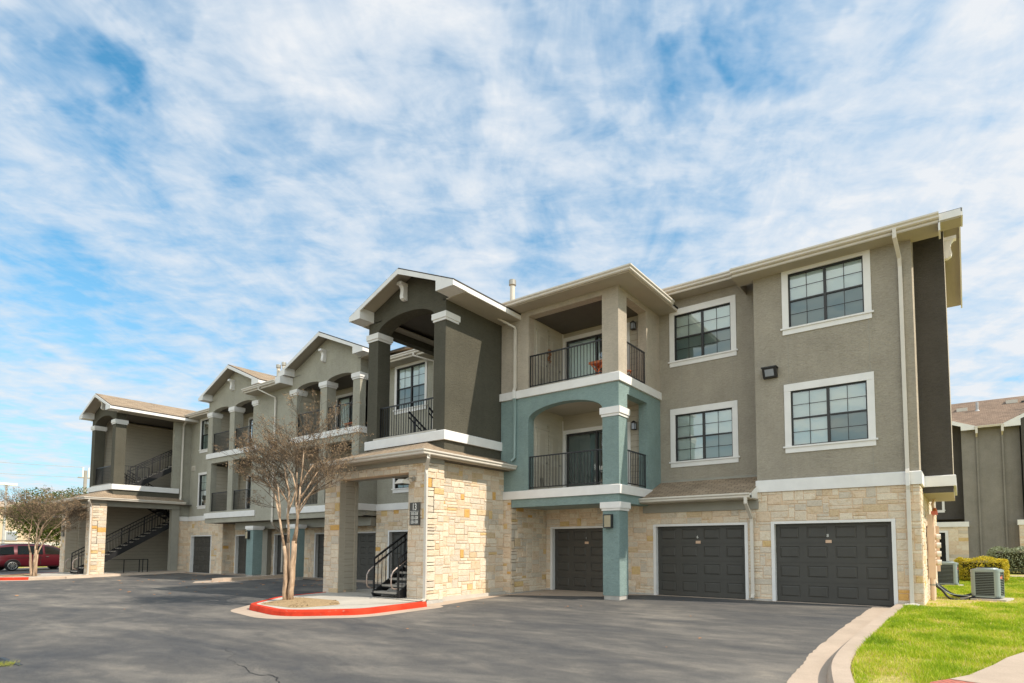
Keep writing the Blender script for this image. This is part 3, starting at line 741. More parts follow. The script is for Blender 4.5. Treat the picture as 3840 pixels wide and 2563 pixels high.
b.poly([(0.003, 0.0, 9.2), (0.003, 5.9, 9.2), (0.003, 5.9, 9.32), (0.003, 2.7, 10.79), (0.003, 0.0, 9.55)], 'stucco_beige')
b.poly([(0.68, 4.4, 2.88), (0.0, 4.4, 2.88), (0.0, 4.4, 9.9), (0.68, 4.4, 9.9)], 'stucco_beige')
b.poly([(0.0, 1.05, 2.88), (0.68, 1.05, 2.88), (0.68, 4.4, 2.88), (0.0, 4.4, 2.88)], 'soffit_paint')
part(b, 'closet_bay', recalc=False)
band([(0.02, 1.05), (0.68, 1.05), (0.68, 4.4)], 3.04, 3.32, B, 0.06)
bracket(XK, 2.7, 9.62, 10.22, B)
gutter([(-4.38, -0.5, 9.43), (0.62, -0.5, 9.43)], B); gutter([(-6.95, 0.4, 9.84), (-4.35, 0.4, 9.84)], B)
downspout([(-0.30, -0.56, 9.31), (-0.30, -0.56, 9.1), (-0.24, -0.13, 8.75), (-0.24, -0.06, 8.55), (-0.24, -0.06, 3.42), (-0.24, -0.13, 3.30), (-0.24, -0.13, 3.0), (-0.24, -0.1, 2.9), (-0.24, -0.1, 0.12), (-0.24, -0.25, 0.05)], B,
          segs=['gutter_paint'] * 5 + ['white_trim'] + ['gutter_paint'] * 3)
gutter([(-28.4, -2.2, 9.35), (-25.4, -2.2, 9.35)], B); gutter([(-19.6, -1.2, 9.38), (-15.9, -1.2, 9.38)], B); gutter([(-37.1, -1.2, 9.38), (-33.5, -1.2, 9.38)], B)
b = MB(); b.box(-25.4, -24.98, -2.26, -2.2, 9.14, 9.46, 'white_trim'); b.box(-25.02, -24.98, -2.2, -1.62, 9.14, 9.5, 'white_trim'); part(b, 'fascia')
downspout([(-26.85, -2.26, 9.22), (-26.85, -2.26, 9.1), (-26.34, -1.72, 8.75), (-26.34, -1.68, 8.6), (-26.34, -1.68, 2.72), (-26.5, -1.5, 2.55), (-28.1, -0.1, 2.2), (-28.1, -0.1, .2)], B)
downspout([(-16.95, -1.26, 9.25), (-16.95, -1.26, 9.15), (-16.35, -0.72, 8.95), (-16.35, -0.72, 3.1)], B)
b = MB()   # plain back wall and hidden left end
b.box(-42.5, 0.0, 11.0, 11.2, 0, 9.4, 'stucco_taupe'); b.box(-42.6, -42.4, 0.5, 11.0, 0, 9.6, 'stucco_taupe'); part(b, 'stucco_wall')

# --- C bay: two stacked corner balconies, teal below ---------------------------------
XC = Fr('x', -7.27); cl, cr, cx = -10.60, -7.82, -7.27
b = MB(); wall(b, YC, -11.75, cx, 6.35, 9.3, 0.3, [(cl, cr, 6.62, 9.05)], 'stucco_beige')
b.box(cr, cx, -1.65, -1.42, 6.62, 9.05, 'stucco_beige'); b.box(-7.57, cx, -1.65, -.08, 9.05, 9.3, 'stucco_beige'); b.box(-7.57, cx, -.08, 0.9, 6.62, 9.3, 'stucco_beige'); b.box(-7.57, cx, -1.65, -.08, 6.35, 6.62, 'stucco_beige'); b.box(-7.57, cx, -.08, 0.9, 6.35, 6.62, 'stucco_beige')
part(b, 'stucco_wall', label='beige stucco round the top corner balcony')
b = MB()
wall(b, YC, -11.75, cl, 3.04, 6.35, 0.3, [], 'stucco_teal')
ao = [(cl, cr)]; As = samples(cl, cr, ao); f = arch(ao, 5.60, 0.42); panel(b, YC, As, f, lambda a: 6.35, 0.3, 'stucco_teal')
b.box(cr, cx, -1.95, -1.42, 3.04, 6.35, 'stucco_teal'); b.box(-7.57, cx, -1.42, -.08, 6.07, 6.35, 'stucco_teal'); b.box(-7.57, cx, -.08, 0.9, 3.04, 6.35, 'stucco_teal')
b.box(-11.28, cx, -1.95, -1.65, 2.78, 3.04, 'stucco_teal'); b.box(-7.57, cx, -1.65, 0.0, 2.78, 3.04, 'stucco_teal')
part(b, 'stucco_wall', label='teal stucco round the lower arched balcony')
col = MB(); col.box(cr, cx, -1.95, -1.42, 0.09, 2.55, 'stucco_teal'); col.box(cr + .02, cx - .02, -1.93, -1.44, -.2, 0.09, 'foundation'); col = part(col, 'pillar'); capital(cr, cx, -1.95, -1.42, 2.55, 2.80, col)
capital(cr, cx, -1.95, -1.42, 5.33, 5.60, B)
for z in (3.04, 6.36): band([(-11.78, -1.95), (cx, -1.95), (cx, 0.9)], z, z + (.27 if z < 4 else .26), B, 0.06)
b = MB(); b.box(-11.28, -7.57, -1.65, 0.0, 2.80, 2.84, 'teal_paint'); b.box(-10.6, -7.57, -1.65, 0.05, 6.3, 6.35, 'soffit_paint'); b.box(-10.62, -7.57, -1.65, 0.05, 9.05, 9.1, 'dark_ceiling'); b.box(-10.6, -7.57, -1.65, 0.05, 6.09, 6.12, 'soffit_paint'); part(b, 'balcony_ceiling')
for z in (3.04, 6.36):
    b = MB(); b.box(-10.6, -7.3, -1.98, 0.0, z + .20, z + .285, 'concrete_pale'); part(b, 'balcony_floor')
    fl = z + .285
    sl = slider(Fr('y', 0.05), -10.48, -8.04, fl + .03, fl + 2.12, B, curtains=(1,) if z > 5 else (1,), label=None if z > 5 else 'dark')
    if z < 5: del sl['label']
    siding_panel(Fr('y', 0.05), -7.93, -7.57, fl, fl + 2.78, B); 
    b = MB(); b.box(-10.6, -7.93, 0.05, 0.15, fl + 2.25, fl + 2.78, 'siding_beige'); b.box(-10.62, -10.585, 0.02, 0.2, fl, fl + 2.6, 'white_trim'); part(b, 'siding_wall')
    XW = Fr('x', -10.6); b = MB(); b.fbox(XW, -1.65, 0.05, fl, fl + 2.78, 0, .1, 'siding_panel'); part(b, 'siding_wall')
    siding_panel(XW, -.90, -.78, fl, fl + 2.3, B, exposure=0.16, t=0.02)
    for d0, d1 in ((-1.50, -.93), (-.75, -.16)):
        b = MB(); m = 'siding_panel'
        b.fbox(XW, d0, d1, fl + .02, fl + 2.08, -.022, 0, m)
        for (p, q) in ((fl + .15, fl + .95), (fl + 1.08, fl + 1.95)):
            b.fbox(XW, d0 + .1, d1 - .1, p, q, -.030, -.02, m); b.fbox(XW, d0 + .14, d1 - .14, p + .04, q - .04, -.034, -.02, 'soffit_paint')
        b.fbox(XW, d0 - .04, d0, fl, fl + 2.12, -.03, 0, m); b.fbox(XW, d1, d1 + .04, fl, fl + 2.12, -.03, 0, m); b.fbox(XW, d0 - .04, d1 + .04, fl + 2.08, fl + 2.14, -.035, 0, m)
        dr = part(b, 'closet_door'); k = MB(); k.fbox(XW, d1 - .08, d1 - .04, fl + .95, fl + 1.0, -.09, -.02, 'steel'); k.build('door_knob', dr)
        if d0 < -1: v = MB(); [v.fbox(XW, d0 + .14, d1 - .2, fl + .2 + q * .03, fl + .215 + q * .03, -.045, -.03, 'steel') for q in range(9)]; v.build('vent_grille', dr)
    railing(YC, cl, cr, fl + .06, fl + 1.09, B); railing(XC, -1.42, -.08, fl + .06, fl + 1.09, B)
# wall-side pilaster reveal colour and corner eave
b = MB()
slab(b, [(-12.3, -2.54, 9.37), (-6.6, -2.54, 9.37), (-11.0, 1.86, 11.39), (-12.3, 1.86, 11.39)], 0, 0.07)
slab(b, [(-6.6, -2.54, 9.37), (-6.6, 2.0, 9.37), (-11.0, 2.0, 11.39), (-11.0, 1.86, 11.39)], 0, 0.07)
hip = part(b, 'roof')
b = MB(); b.box(-11.7, -6.63, -2.5, -1.95, 9.22, 9.25, 'soffit_paint'); b.box(-7.27, -6.63, -1.95, 1.0, 9.22, 9.25, 'soffit_paint'); b.box(-11.7, -6.6, -2.53, -2.5, 9.22, 9.36, 'gutter_paint'); b.box(-6.63, -6.6, -2.5, 0.9, 9.22, 9.36, 'gutter_paint'); part(b, 'soffit')
gutter([(-11.75, -2.54, 9.37), (-6.6, -2.54, 9.37), (-6.6, 0.35, 9.37)], B)
downspout([(-11.62, -2.58, 9.24), (-11.62, -2.58, 9.1), (-11.12, -2.05, 8.75), (-11.1, -2.02, 8.65), (-11.1, -2.02, 6.75), (-11.1, -2.07, 6.62), (-11.1, -2.07, 6.36), (-11.1, -2.01, 6.22), (-11.1, -2.01, 4.4), (-11.22, -2.05, 4.3)], B,
          segs=['gutter_paint'] * 5 + ['white_trim'] + ['teal_paint'] * 3)
# vent pipes through the roof
for (x, y, z0, z1, par) in ((-11.66, -1.5, 9.75, 10.72, hip), (-30.1, .5, 10.6, 11.64, roof), (-29.55, .5, 10.4, 11.67, roof)):
    b = MB(); b.tube([(x, y, z0), (x, y, z1 - .1)], 0.085, 'pipe_paint', 16); b.tube([(x, y, z1 - .2), (x, y, z1 - .18), (x, y, z1 - .02), (x, y, z1)], [.10, .125, .125, .115], 'steel', 16)
    b.tube([(x, y, z0 - .1), (x, y, z0 + .12)], [.2, .09], 'steel', 16); b.build('vent_pipe', par, smooth=False)

# --- D and G bays (set-back walls with one window column) -----------------------------
def bay(x0, x1, wa, wb, seed):
    ops = [(wa, wb, 7.28, 9.05), (wa, wb, 3.94, 5.77)]
    b = MB(); wall(b, YG, x0, x1, 3.05, 9.4, 0.2, ops, 'stucco_olive'); part(b, 'stucco_wall')
    for o in ops: window(YG, *o, B, 'LLDD', trim=.13, header=.14)
bay(-19.85, -15.45, -18.66, -16.93, 1); bay(-37.6, -33.28, -36.32, -34.62, 2)
band([(-19.85, -1.62), (-19.85, -0.65), (-15.45, -0.65)], 3.05, 3.33, B); band([(-37.6, -1.25), (-37.6, -0.65), (-33.28, -.65)][::1], 3.05, 3.33, B)
b = MB()
for i in range(5): b.fbox(YG, -37.35, -36.95, 6.12 + i * .05, 6.145 + i * .05, -.05, 0, 'gutter_paint')
b.fbox(YG, -37.37, -36.93, 6.09, 6.40, -.02, 0, 'gutter_paint'); part(b, 'vent_grille')
# --- E / F: paired gables with two tiers of balconies ---------------------------------
ex0, ex1 = -33.28, -19.85; XCN = (-30.655, -22.46)
ops2 = []; ops3 = []; rails = []
for (l, r) in ((-33.28, -28.03), (-25.07, -19.85)):
    c = (l + r) / 2; o = [(l + .48, c - .25), (c + .25, r - .48)]; ops3 += o; ops2 += [(p, q, 3.42, 6.06) for p, q in o]
b = MB(); wall(b, YE, ex0, ex1, 2.80, 6.60, 0.3, ops2, 'stucco_olive', 'stucco_olive')
SE = 0.52
def ztop(a):
    d = min(abs(a - c) for c in (-30.29, -22.20)); return max(9.42, 11.0 - .411 * d - .12)
As = samples(ex0, ex1, ops3, 14); As = sorted(set(As) | {-30.29, -22.20, -27.0, -25.4, -26.2})
f3 = arch(ops3, 8.86, 0.20)
panel(b, YE, As, f3, ztop, 0.3, 'stucco_olive')
for l, r in ((-33.28, -32.80), (-30.905, -30.405), (-28.51, -24.59), (-22.71, -22.21), (-20.33, -19.85)): b.fbox(YE, l, r, 6.60, 8.87, 0, .3 if r - l > 1 else .45, 'stucco_olive')
b.box(ex1 - .25, ex1, -1.32, -.65, 2.8, 9.5, 'stucco_olive'); b.box(ex0, ex0 + .25, -1.32, -.4, 2.8, 9.5, 'stucco_olive')
part(b, 'stucco_wall')
for l, r in ((-33.28, -28.03), (-25.07, -19.85)):
    c = (l + r) / 2
    for a0, a1 in ((l, l + .48), (c - .25, c + .25), (r - .48, r)): capital(a0, a1, -1.62, -1.17, 8.64, 8.90, B)
    band([(l - .02, -1.62), (r, -1.62)] + ([(r, -.65)] if r > -20 else []), 6.33, 6.60, B, .06)
    band([(l - .02, -1.62), (r + .02, -1.62)], 3.05, 3.33, B, .06)
    F0 = Fr('y', 0.0)
    for fl in (3.35, 6.62):
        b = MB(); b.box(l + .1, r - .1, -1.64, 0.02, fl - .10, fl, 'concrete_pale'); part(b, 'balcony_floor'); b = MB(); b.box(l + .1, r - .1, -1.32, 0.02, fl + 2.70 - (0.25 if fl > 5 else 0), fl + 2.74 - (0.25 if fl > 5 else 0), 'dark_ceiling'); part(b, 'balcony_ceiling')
        sx = l + 1.25
        siding_panel(F0, l, r, fl, fl + 2.72, B, ops=[(sx - .11, sx + 1.95, fl - .1, fl + 2.22)])
        slider(F0, sx, sx + 1.83, fl + .03, fl + 2.08, B, curtains=(1,))
        siding_panel(Fr('x', l + .45), -1.32, 0.0, fl, fl + 2.6, B)
        for p, q in ((l + .48, c - .25), (c + .25, r - .48)): railing(YE, p, q, fl + .08, fl + 1.10, B, d=.08)
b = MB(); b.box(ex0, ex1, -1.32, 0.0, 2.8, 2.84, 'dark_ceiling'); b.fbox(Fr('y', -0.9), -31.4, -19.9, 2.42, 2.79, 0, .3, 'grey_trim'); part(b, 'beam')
for (x0, x1) in ((-28.74, -28.12), (-25.0, -24.40)):
    b = MB(); b.box(x0, x1, -1.62, -1.15, .12, 2.35, 'stucco_teal'); b.box(x0 + .02, x1 - .02, -1.6, -1.17, -.2, .12, 'foundation'); p = part(b, 'pillar'); capital(x0, x1, -1.62, -1.15, 2.35, 2.55, p)
b = MB(); b.box(-29.95, -29.3, -.25, -.04, 0, 2.6, 'grey_trim'); part(b, 'pier')

def pork(b, xt, xi, y0, y1, ze, sl):
    """boxed eave return: triangular white end at the foot of a rake"""
    d = 1 if xt > xi else -1
    pr = [(xt, ze - .055), (xt, ze - .19), (xi, ze - .19), (xi, ze + abs(xt - xi) * sl - .06)]
    b.prism([(x, y0, z) for x, z in pr], (0, y1 - y0, 0), 'white_trim')
def gable(xc, hw, yf, yw, yb, ze, zr, rets=(.45, .45)):
    sl = (zr - ze) / hw; b = MB()
    slab(b, [(xc + hw, yf, ze), (xc + hw, yb, ze), (xc, yb, zr), (xc, yf, zr)], 0, .05)
    slab(b, [(xc - hw, yb, ze), (xc - hw, yf, ze), (xc, yf, zr), (xc, yb, zr)], 0, .05)
    rf = part(b, 'roof'); b = MB()
    for sg, ret in ((1, rets[0]), (-1, rets[1])):
        b.prism([(xc, yf - .03, zr - .045), (xc + sg * hw, yf - .03, ze - .045), (xc + sg * hw, yf - .03, ze - .2), (xc + sg * (hw - ret), yf - .03, ze - .2), (xc + sg * (hw - ret), yf - .03, ze - .2 + ret * sl + .02), (xc, yf - .03, zr - .21)], (0, .03, 0), 'white_trim')
        pork(b, xc + sg * hw, xc + sg * (hw - ret), yf, yw - .002, ze, sl)
        b.box(min(xc + sg * hw, xc + sg * (hw - .03)), max(xc + sg * hw, xc + sg * (hw - .03)), yw, yb, ze - .2, ze - .055, 'white_trim')
    b.build('rake_board', rf)
    for sg in (1, -1):
        b = MB(); x = sorted((xc + sg * (hw - .03), xc + sg * (hw - 1.0))); b.box(x[0], x[1], yw, yb, ze - .21, ze - .18, 'soffit_paint'); b.build('soffit', rf)
    return rf
for xc, xr in zip(XCN, (-30.29, -22.20)):
    gable(xr, 3.16, -2.1, -1.62, 1.5, 9.72, 11.02, (.68, .52)); bracket(YE, xc + .05, 9.78, 10.33, B)

# --- stair towers ----------------------------------------------------------------------
def tower(dx, second):
    X = lambda v: v + dx
    F = Fr('y', -4.51); x0, x1 = X(-15.45), X(-11.78); o = [(x0 + .5, x1 - .5)]; xc = X(-13.35)
    ze, zr, hw = 9.20, 10.20, 2.43; sl = (zr - ze) / hw
    b = MB(); As = sorted(set(samples(x0, x1, o) + [xc]))
    panel(b, F, As, arch(o, 8.60, .43), lambda a: zr - sl * abs(a - xc) - .07, .5, 'stucco_dark')
    for l, r in ((x0, x0 + .5), (x1 - .5, x1)): b.box(l, r, -4.51, -4.01, 4.98, 8.61, 'stucco_dark')
    b.box(x0, x1, -4.51, -4.21, 4.38, 4.72, 'stucco_dark')
    if not second: b.box(x1 - .3, x1, -4.01, -1.90, 4.38, 9.22, 'stucco_dark'); b.box(x1 - .3, x1, -4.21, -4.01, 4.38, 4.98, 'stucco_dark')
    else: b.box(x1 - .3, x1, -4.21, -1.25, 4.38, 4.98, 'stucco_dark'); b.box(x1 - .3, x1, -4.01, -1.2, 8.98, 9.22, 'stucco_dark')
    b.box(x0, x0 + .3, -4.01, -.65, 8.75, 9.22, 'stucco_dark')
    part(b, 'stucco_wall', label='dark stucco tower')
    capital(x0, x0 + .5, -4.51, -4.01, 8.37, 8.62, B); c = capital(x1 - .5, x1, -4.51, -4.01, 8.37, 8.62, B)
    if not second: pass
    band([(x0 - .0, -4.51), (x1, -4.51), (x1, -1.95 if not second else -1.25)], 4.69, 4.98, B, .09)
    b = MB(); b.box(x0 + .3, x1 - .3, -4.0, -2.6, 4.72, 4.99, 'concrete_pale'); b.box(x0 + .35, x1 - .35, -4.53, -3.9, 4.93, 5.05, 'concrete_pale'); part(b, 'landing')
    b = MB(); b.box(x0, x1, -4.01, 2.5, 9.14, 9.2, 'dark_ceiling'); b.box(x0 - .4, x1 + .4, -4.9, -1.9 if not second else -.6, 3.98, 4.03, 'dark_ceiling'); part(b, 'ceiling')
    railing(F, x0 + .5, x1 - .5, 5.08, 6.1, B, d=.12)
    gable(xc, hw, -5.05, -4.51, 1.3, ze, zr, (.72, .58)); bracket(F, X(-13.62), 9.38, 9.93, B)
    # skirt roof over the porch
    gx, gy, gz = X(-11.15), -5.87, 4.15; k = .40; yb = -1.97 if not second else -1.1; b = MB()
    wx = X(-16.2); tf = -4.51 - gy; tx = gx - x1
    slab(b, [(wx, gy, gz), (gx, gy, gz), (gx - tf, -4.51, gz + k * tf), (wx + tf, -4.51, gz + k * tf)], 0, .05, hidden=(2,))
    slab(b, [(gx, gy, gz), (gx, -4.51, gz), (x1, -4.51, gz + k * tx), (gx - tf, -4.51, gz + k * tf)], 0, .05, hidden=(2,))
    slab(b, [(gx, -4.51, gz), (gx, yb, gz), (x1, yb, gz + k * tx), (x1, -4.51, gz + k * tx)], 0, .05, hidden=(2,))
    slab(b, [(wx, yb, gz), (wx, gy, gz), (wx + tf, -4.51, gz + k * tf), (wx + tf, yb, gz + k * tf)], 0, .05, hidden=(2,))
    part(b, 'porch_roof')
    gutter([(wx, yb, gz), (wx, gy, gz), (gx, gy, gz), (gx, yb, gz)], B)
    b = MB(); px1 = X(-11.42)
    b.box(X(-16.2), px1 + .03, -5.53, -4.86, 3.86, 4.02, 'grey_trim'); b.box(X(-16.2), gx, gy, -5.5, 4.0, 4.03, 'soffit_paint'); b.box(X(-11.6), gx, -5.5, yb, 4.0, 4.032, 'soffit_paint')
    if second: b.box(X(-11.9), X(-11.55), -4.86, -1.25, 3.72, 4.0, 'grey_trim')
    part(b, 'fascia')
    # porch piers
    FP = Fr('y', -5.5)
    stone_panel(FP, X(-12.17), px1, .0, 3.86, [], B, seed=31 + second, t=.3); stone_panel(FP, X(-16.2), X(-15.42), .0, 3.86, [], B, seed=33 + second, t=.3)
    stone_panel(FP, X(-15.42), X(-12.17), 3.62, 3.86, [], B, seed=35 + second, t=.3, base=False)
    stone_panel(Fr('x', px1), -5.47, -4.85, -.0, 3.86, [], B, seed=37 + second, t=.2)
    b = MB(); b.box(X(-12.15), px1 - .2, -5.2, -4.87, 0, 3.86, 'siding_beige'); b.box(X(-16.18), X(-15.42), -5.2, -4.86, 0, 3.86, 'siding_beige'); b.box(X(-15.45), X(-15.41), -5.49, -5.30, 0.0, 3.62, 'siding_beige'); b.box(X(-15.44), X(-15.38), -4.95, -4.84, 0, 3.62, 'siding_beige')
    b.box(X(-15.42), X(-12.17), -5.2, -4.87, 3.62, 3.86, 'grey_trim'); part(b, 'porch_post')
    siding_panel(Fr('x', X(-15.415)), -5.30, -4.95, 0.12, 3.62, B, exposure=.195, t=.02)
    if not second:
        stone_panel(Fr('x', X(-11.62)), -4.85, -1.95, .0, 3.98, [], B, seed=41, t=.25, gold=1.6)
    else:
        siding_panel(Fr('x', X(-15.3)), -4.95, 2.0, 0.02, 3.98, B, exposure=.2)
        siding_panel(Fr('x', x0 + .31), -4.0, 2.5, 5.0, 9.14, B, exposure=.2)
        b = MB(); b.box(X(-15.3), x1, 2.4, 2.5, 0, 9.2, 'siding_beige'); b.box(X(-11.95), X(-11.62), -1.6, -1.2, 0, 4.0, 'grey_trim'); b.box(X(-11.95), x1, -1.6, -1.2, 4.98, 9.0, 'stucco_olive'); b.box(x1 - .3, x1, -1.2, -.62, 3.05, 9.3, 'stucco_olive')
        part(b, 'stucco_wall')
    if not second:
        b = MB(); b.box(X(-15.3), x1, 3.4, 3.5, 0, 9.2, 'siding_beige'); b.box(x1 - .3, x1 - .25, -1.9, 3.4, 0.05, 9.2, 'siding_beige'); b.box(x0 + .0, x0 + .2, -.45, 3.4, 0.05, 9.2, 'siding_beige'); part(b, 'siding_wall')
    # stairs: steel stringers, precast treads, painted rails
    def flight(xa, xb, ys, zs, n, run=.28, rise=.178, dirn=1, full=True):
        b = MB(); L_ = n * run; w = .05
        for x in (xa, xb):
            p = (x, ys, zs + .02); q = (x, ys + dirn * L_, zs + n * rise + .02); b.bar(p, q, .05, .25, 'black_metal')
        st = part(b, 'staircase'); t = MB()
        for i in range(n):
            y = ys + dirn * (i * run); ya, yb_ = sorted((y - .02 * dirn, y + dirn * (run - .0))); z = zs + (i + 1) * rise
            t.box(xa + .03, xb - .03, ya, yb_, z - .055, z, 'tread_concrete'); t.box(xa + .03, xb - .03, ya + .04, yb_ - .02, z - .10, z - .056, 'black_metal')
        t.build('tread', st)
        for x in (xa, xb):
            r = MB(); m = 'black_metal'; nb = n * 2
            P = lambda k, h: (x, ys + dirn * k * run / 2, zs + k * rise / 2 + h)
            r.bar(P(0, 1.12), P(nb, 1.12), .045, .05, m); r.bar(P(0, .93), P(nb, .93), .035, .035, m); r.bar(P(0, .16), P(nb, .16), .035, .035, m)
            for k in range(0, nb + 1): 
                big = k % 8 == 0; wv = .024 if big else .008; p = P(k, .02 if big else .16); r.box(p[0] - wv, p[0] + wv, p[1] - wv, p[1] + wv, p[2], p[2] + (1.10 if big else .95), m)
            r.build('stair_railing', st)
        return st
    st = flight(X(-13.35), X(-12.28), -5.75 + .02, .03, 18)
    for x in (X(-13.35), X(-12.28)):
        h = MB(); ys, zs = -5.73, .03; sl2 = .178 / .28
        pts = [(x, ys + .5, zs + .90 + .5 * sl2), (x, ys, zs + .90), (x, ys - .18, zs + .77), (x, ys - .24, zs + .66), (x, ys - .25, zs + .45), (x, ys - .22, zs + .32), (x, ys - .14, zs + .28), (x, ys, zs + .28)]
        h.tube(pts, .021, 'worn_metal', 10); h.build('handrail', st, smooth=True)
    flight(X(-12.95), X(-11.95) if second else X(-12.15), -3.35, 4.98, 9)
    if second: flight(X(-14.6), X(-13.6), -0.75, 3.3, 9, dirn=-1)
    else: flight(X(-14.6), X(-13.6), -0.95, 3.4, 9, dirn=-1)
    b = MB(); b.box(x0 + .2, x1 - .3, -.7, 3.4, 3.1, 3.3, 'concrete_pale'); b.box(x0 + .2, x1 - .3, -.7, 3.4, 6.4, 6.6, 'concrete_pale'); part(b, 'landing')
    if second: railing(Fr('x', x1 - .08), -4.01, -2.75, 5.06, 6.1, B)
    downspout([(gx + .06, -5.75, 4.03), (gx + .06, -5.75, 3.92), (px1 + .05, -5.57, 3.65), (px1 + .05, -5.57, 3.5), (px1 + .05, -5.57, .05), (px1 + .12, -5.85, -.06)], B)
    if second: downspout([(X(-11.1), -1.2, 9.2), (X(-11.1), -1.25, 9.05), (x1 + .1, -1.15, 8.8), (x1 + .1, -1.15, 4.5), (x1 + .2, -1.2, 4.3)], B)
tower(0.0, False); tower(-25.85, True)
b = MB(); b.box(-15.15, -12.2, -5.2, -4.87, 3.5, 3.86, 'grey_trim')

# ================================================================== THINGS ON THE BUILDING
def wallpack(name, loc, label):
    t = empty('wall_light', loc, 0, label, 'wall light', 'dark wall lights fixed to the upper stucco'); x, y, z = loc
    b = MB(); b.hexa([(x - .19, y - .10, z - .14), (x + .19, y - .10, z - .14), (x + .19, y, z - .14), (x - .19, y, z - .14), (x - .19, y - .22, z + .12), (x + .19, y - .22, z + .12), (x + .19, y, z + .12), (x - .19, y, z + .12)], 'bronze_frame')
    b.box(x - .21, x + .21, y - .24, y, z + .12, z + .15, 'bronze_frame'); b.build('housing', t)
    b = MB(); b.hexa([(x - .12, y - .125, z - .1), (x + .12, y - .125, z - .1), (x + .12, y - .09, z - .1), (x - .12, y - .09, z - .1), (x - .12, y - .215, z + .07), (x + .12, y - .215, z + .07), (x + .12, y - .18, z + .07), (x - .12, y - .18, z + .07)], 'lens_glass'); b.build('lens', t); return t
wallpack('wall_light', (-3.46, -0.0, 6.38), 'dark wall light on taupe stucco left of the end bay windows')
wallpack('wall_light', (-26.4, -1.62, 6.42), 'dark wall light beside the downspout between the two gabled balcony bays')
def sconce(loc, label):
    t = empty('sconce', loc, 0, label, 'wall light', 'ribbed lights on the teal pillars'); x, y, z = loc
    b = MB(); b.box(x - .13, x + .13, y - .05, y, z - .2, z + .2, 'bronze_frame'); b.box(x - .13, x + .13, y - .13, y - .05, z + .17, z + .2, 'bronze_frame'); b.box(x - .13, x + .13, y - .13, y - .05, z - .2, z - .17, 'bronze_frame')
    for q in (-.13, .11): b.box(x + q, x + q + .02, y - .13, y - .05, z - .17, z + .17, 'bronze_frame')
    b.build('housing', t); b = MB()
    for i in range(9): b.box(x - .11, x + .11, y - .125 + .0, y - .05, z - .165 + i * .037, z - .14 + i * .037, 'ribbed_lens')
    b.box(x - .105, x + .105, y - .11, y - .05, z - .17, z + .17, 'ribbed_lens'); b.build('lens', t)
sconce((-7.60, -1.95, 2.24), 'ribbed light on the teal pillar in front of the nearest balcony garage'); sconce((-28.55, -1.62, 2.1), 'ribbed light on the teal pillar under the far gabled bay')
def lantern(loc, label):
    t = empty('lantern', loc, 0, label, 'lantern', 'balcony lanterns'); x, y, z = loc; k = 'bronze_frame'
    b = MB(); b.box(x - .04, x + .04, y - .02, y, z - .1, z + .1, k); b.bar((x, y, z + .05), (x, y - .13, z + .10), .02, .02, k)
    b.hexa([(x - .08, y - .2, z + .06), (x + .08, y - .2, z + .06), (x + .08, y - .04, z + .06), (x - .08, y - .04, z + .06), (x - .02, y - .14, z + .14), (x + .02, y - .14, z + .14), (x + .02, y - .1, z + .14), (x - .02, y - .1, z + .14)], k)
    for sx in (-.065, .055):
        for sy in (-.185, -.065): b.box(x + sx, x + sx + .01, y + sy, y + sy + .01, z - .14, z + .06, k)
    b.box(x - .07, x + .07, y - .19, y - .05, z - .155, z - .14, k); b.build('cage', t)
    g = MB(); g.box(x - .053, x + .053, y - .173, y - .067, z - .138, z + .058, 'lens_glass'); g.build('glass', t)
lantern((-7.74, 0.03, 8.72), 'small dark lantern on the siding of the top corner balcony'); lantern((-7.74, 0.03, 5.42), 'small dark lantern on the siding of the teal corner balcony')
def hood(loc, label, side):
    t = empty('gooseneck_light', loc, 0, label, 'wall light', 'hooded lights on the porch piers'); x, y, z = loc
    b = MB(); b.tube([(x, y - .0, z), (x, y - .03, z)], .07, 'steel', 14); b.tube([(x, y - .02, z + .0), (x - .03, y - .12, z + .02), (x - .08, y - .22, z - .03)], .022, 'steel', 8); b.build('arm', t)
    b = MB(); X, Y = x - .14, y - .28
    b.hexa([(X - .19, Y - .15, z - .16), (X + .15, Y - .15, z - .16), (X + .15, Y + .15, z - .16), (X - .19, Y + .15, z - .16), (X - .09, Y - .10, z - .04), (X + .12, Y - .10, z - .04), (X + .12, Y + .10, z - .04), (X - .09, Y + .10, z - .04)], 'gutter_paint')
    b.box(X - .17, X + .13, Y - .13, Y + .13, z - .18, z - .161, 'bronze_frame'); b.build('lamp_shade', t)
hood((-11.92, -5.53, 3.42), 'pale hooded light above the number sign on the near porch pier', 1); hood((-41.6, -5.53, 3.35), 'hooded light on the outer pier of the far stair porch', -1)
# number sign
sg = empty('address_sign', (-11.85, -5.53, 2.42), 0, 'dark number sign reading 13 with three rows of apartment numbers on the near stone pier', 'sign')
b = MB(); b.box(-12.04, -11.64, -5.565, -5.53, 2.10, 2.74, 'sign_dark'); b.build('sign_board', sg)
text('13', .27, (-11.84, -5.567, 2.525), sg, 'lettering', 'letter_white', sx=.72, bold=.004)
b = MB(); b.box(-12.01, -11.67, -5.569, -5.564, 2.485, 2.495, 'letter_white'); b.build('divider_line', sg)
for i, s_ in enumerate(('1315-1318', '1321-1328', '1331-1338')): text(s_, .118, (-11.84, -5.567, 2.385 - i * .118), sg, 'lettering', 'letter_white', sx=.58, bold=.003)
sg = empty('address_sign', (-41.3, -5.53, 2.35), 0, 'dark number sign on the outer stone pier of the far stair porch', 'sign')
b = MB(); b.box(-41.82, -41.42, -5.565, -5.53, 2.1, 2.74, 'sign_dark'); b.build('sign_board', sg)
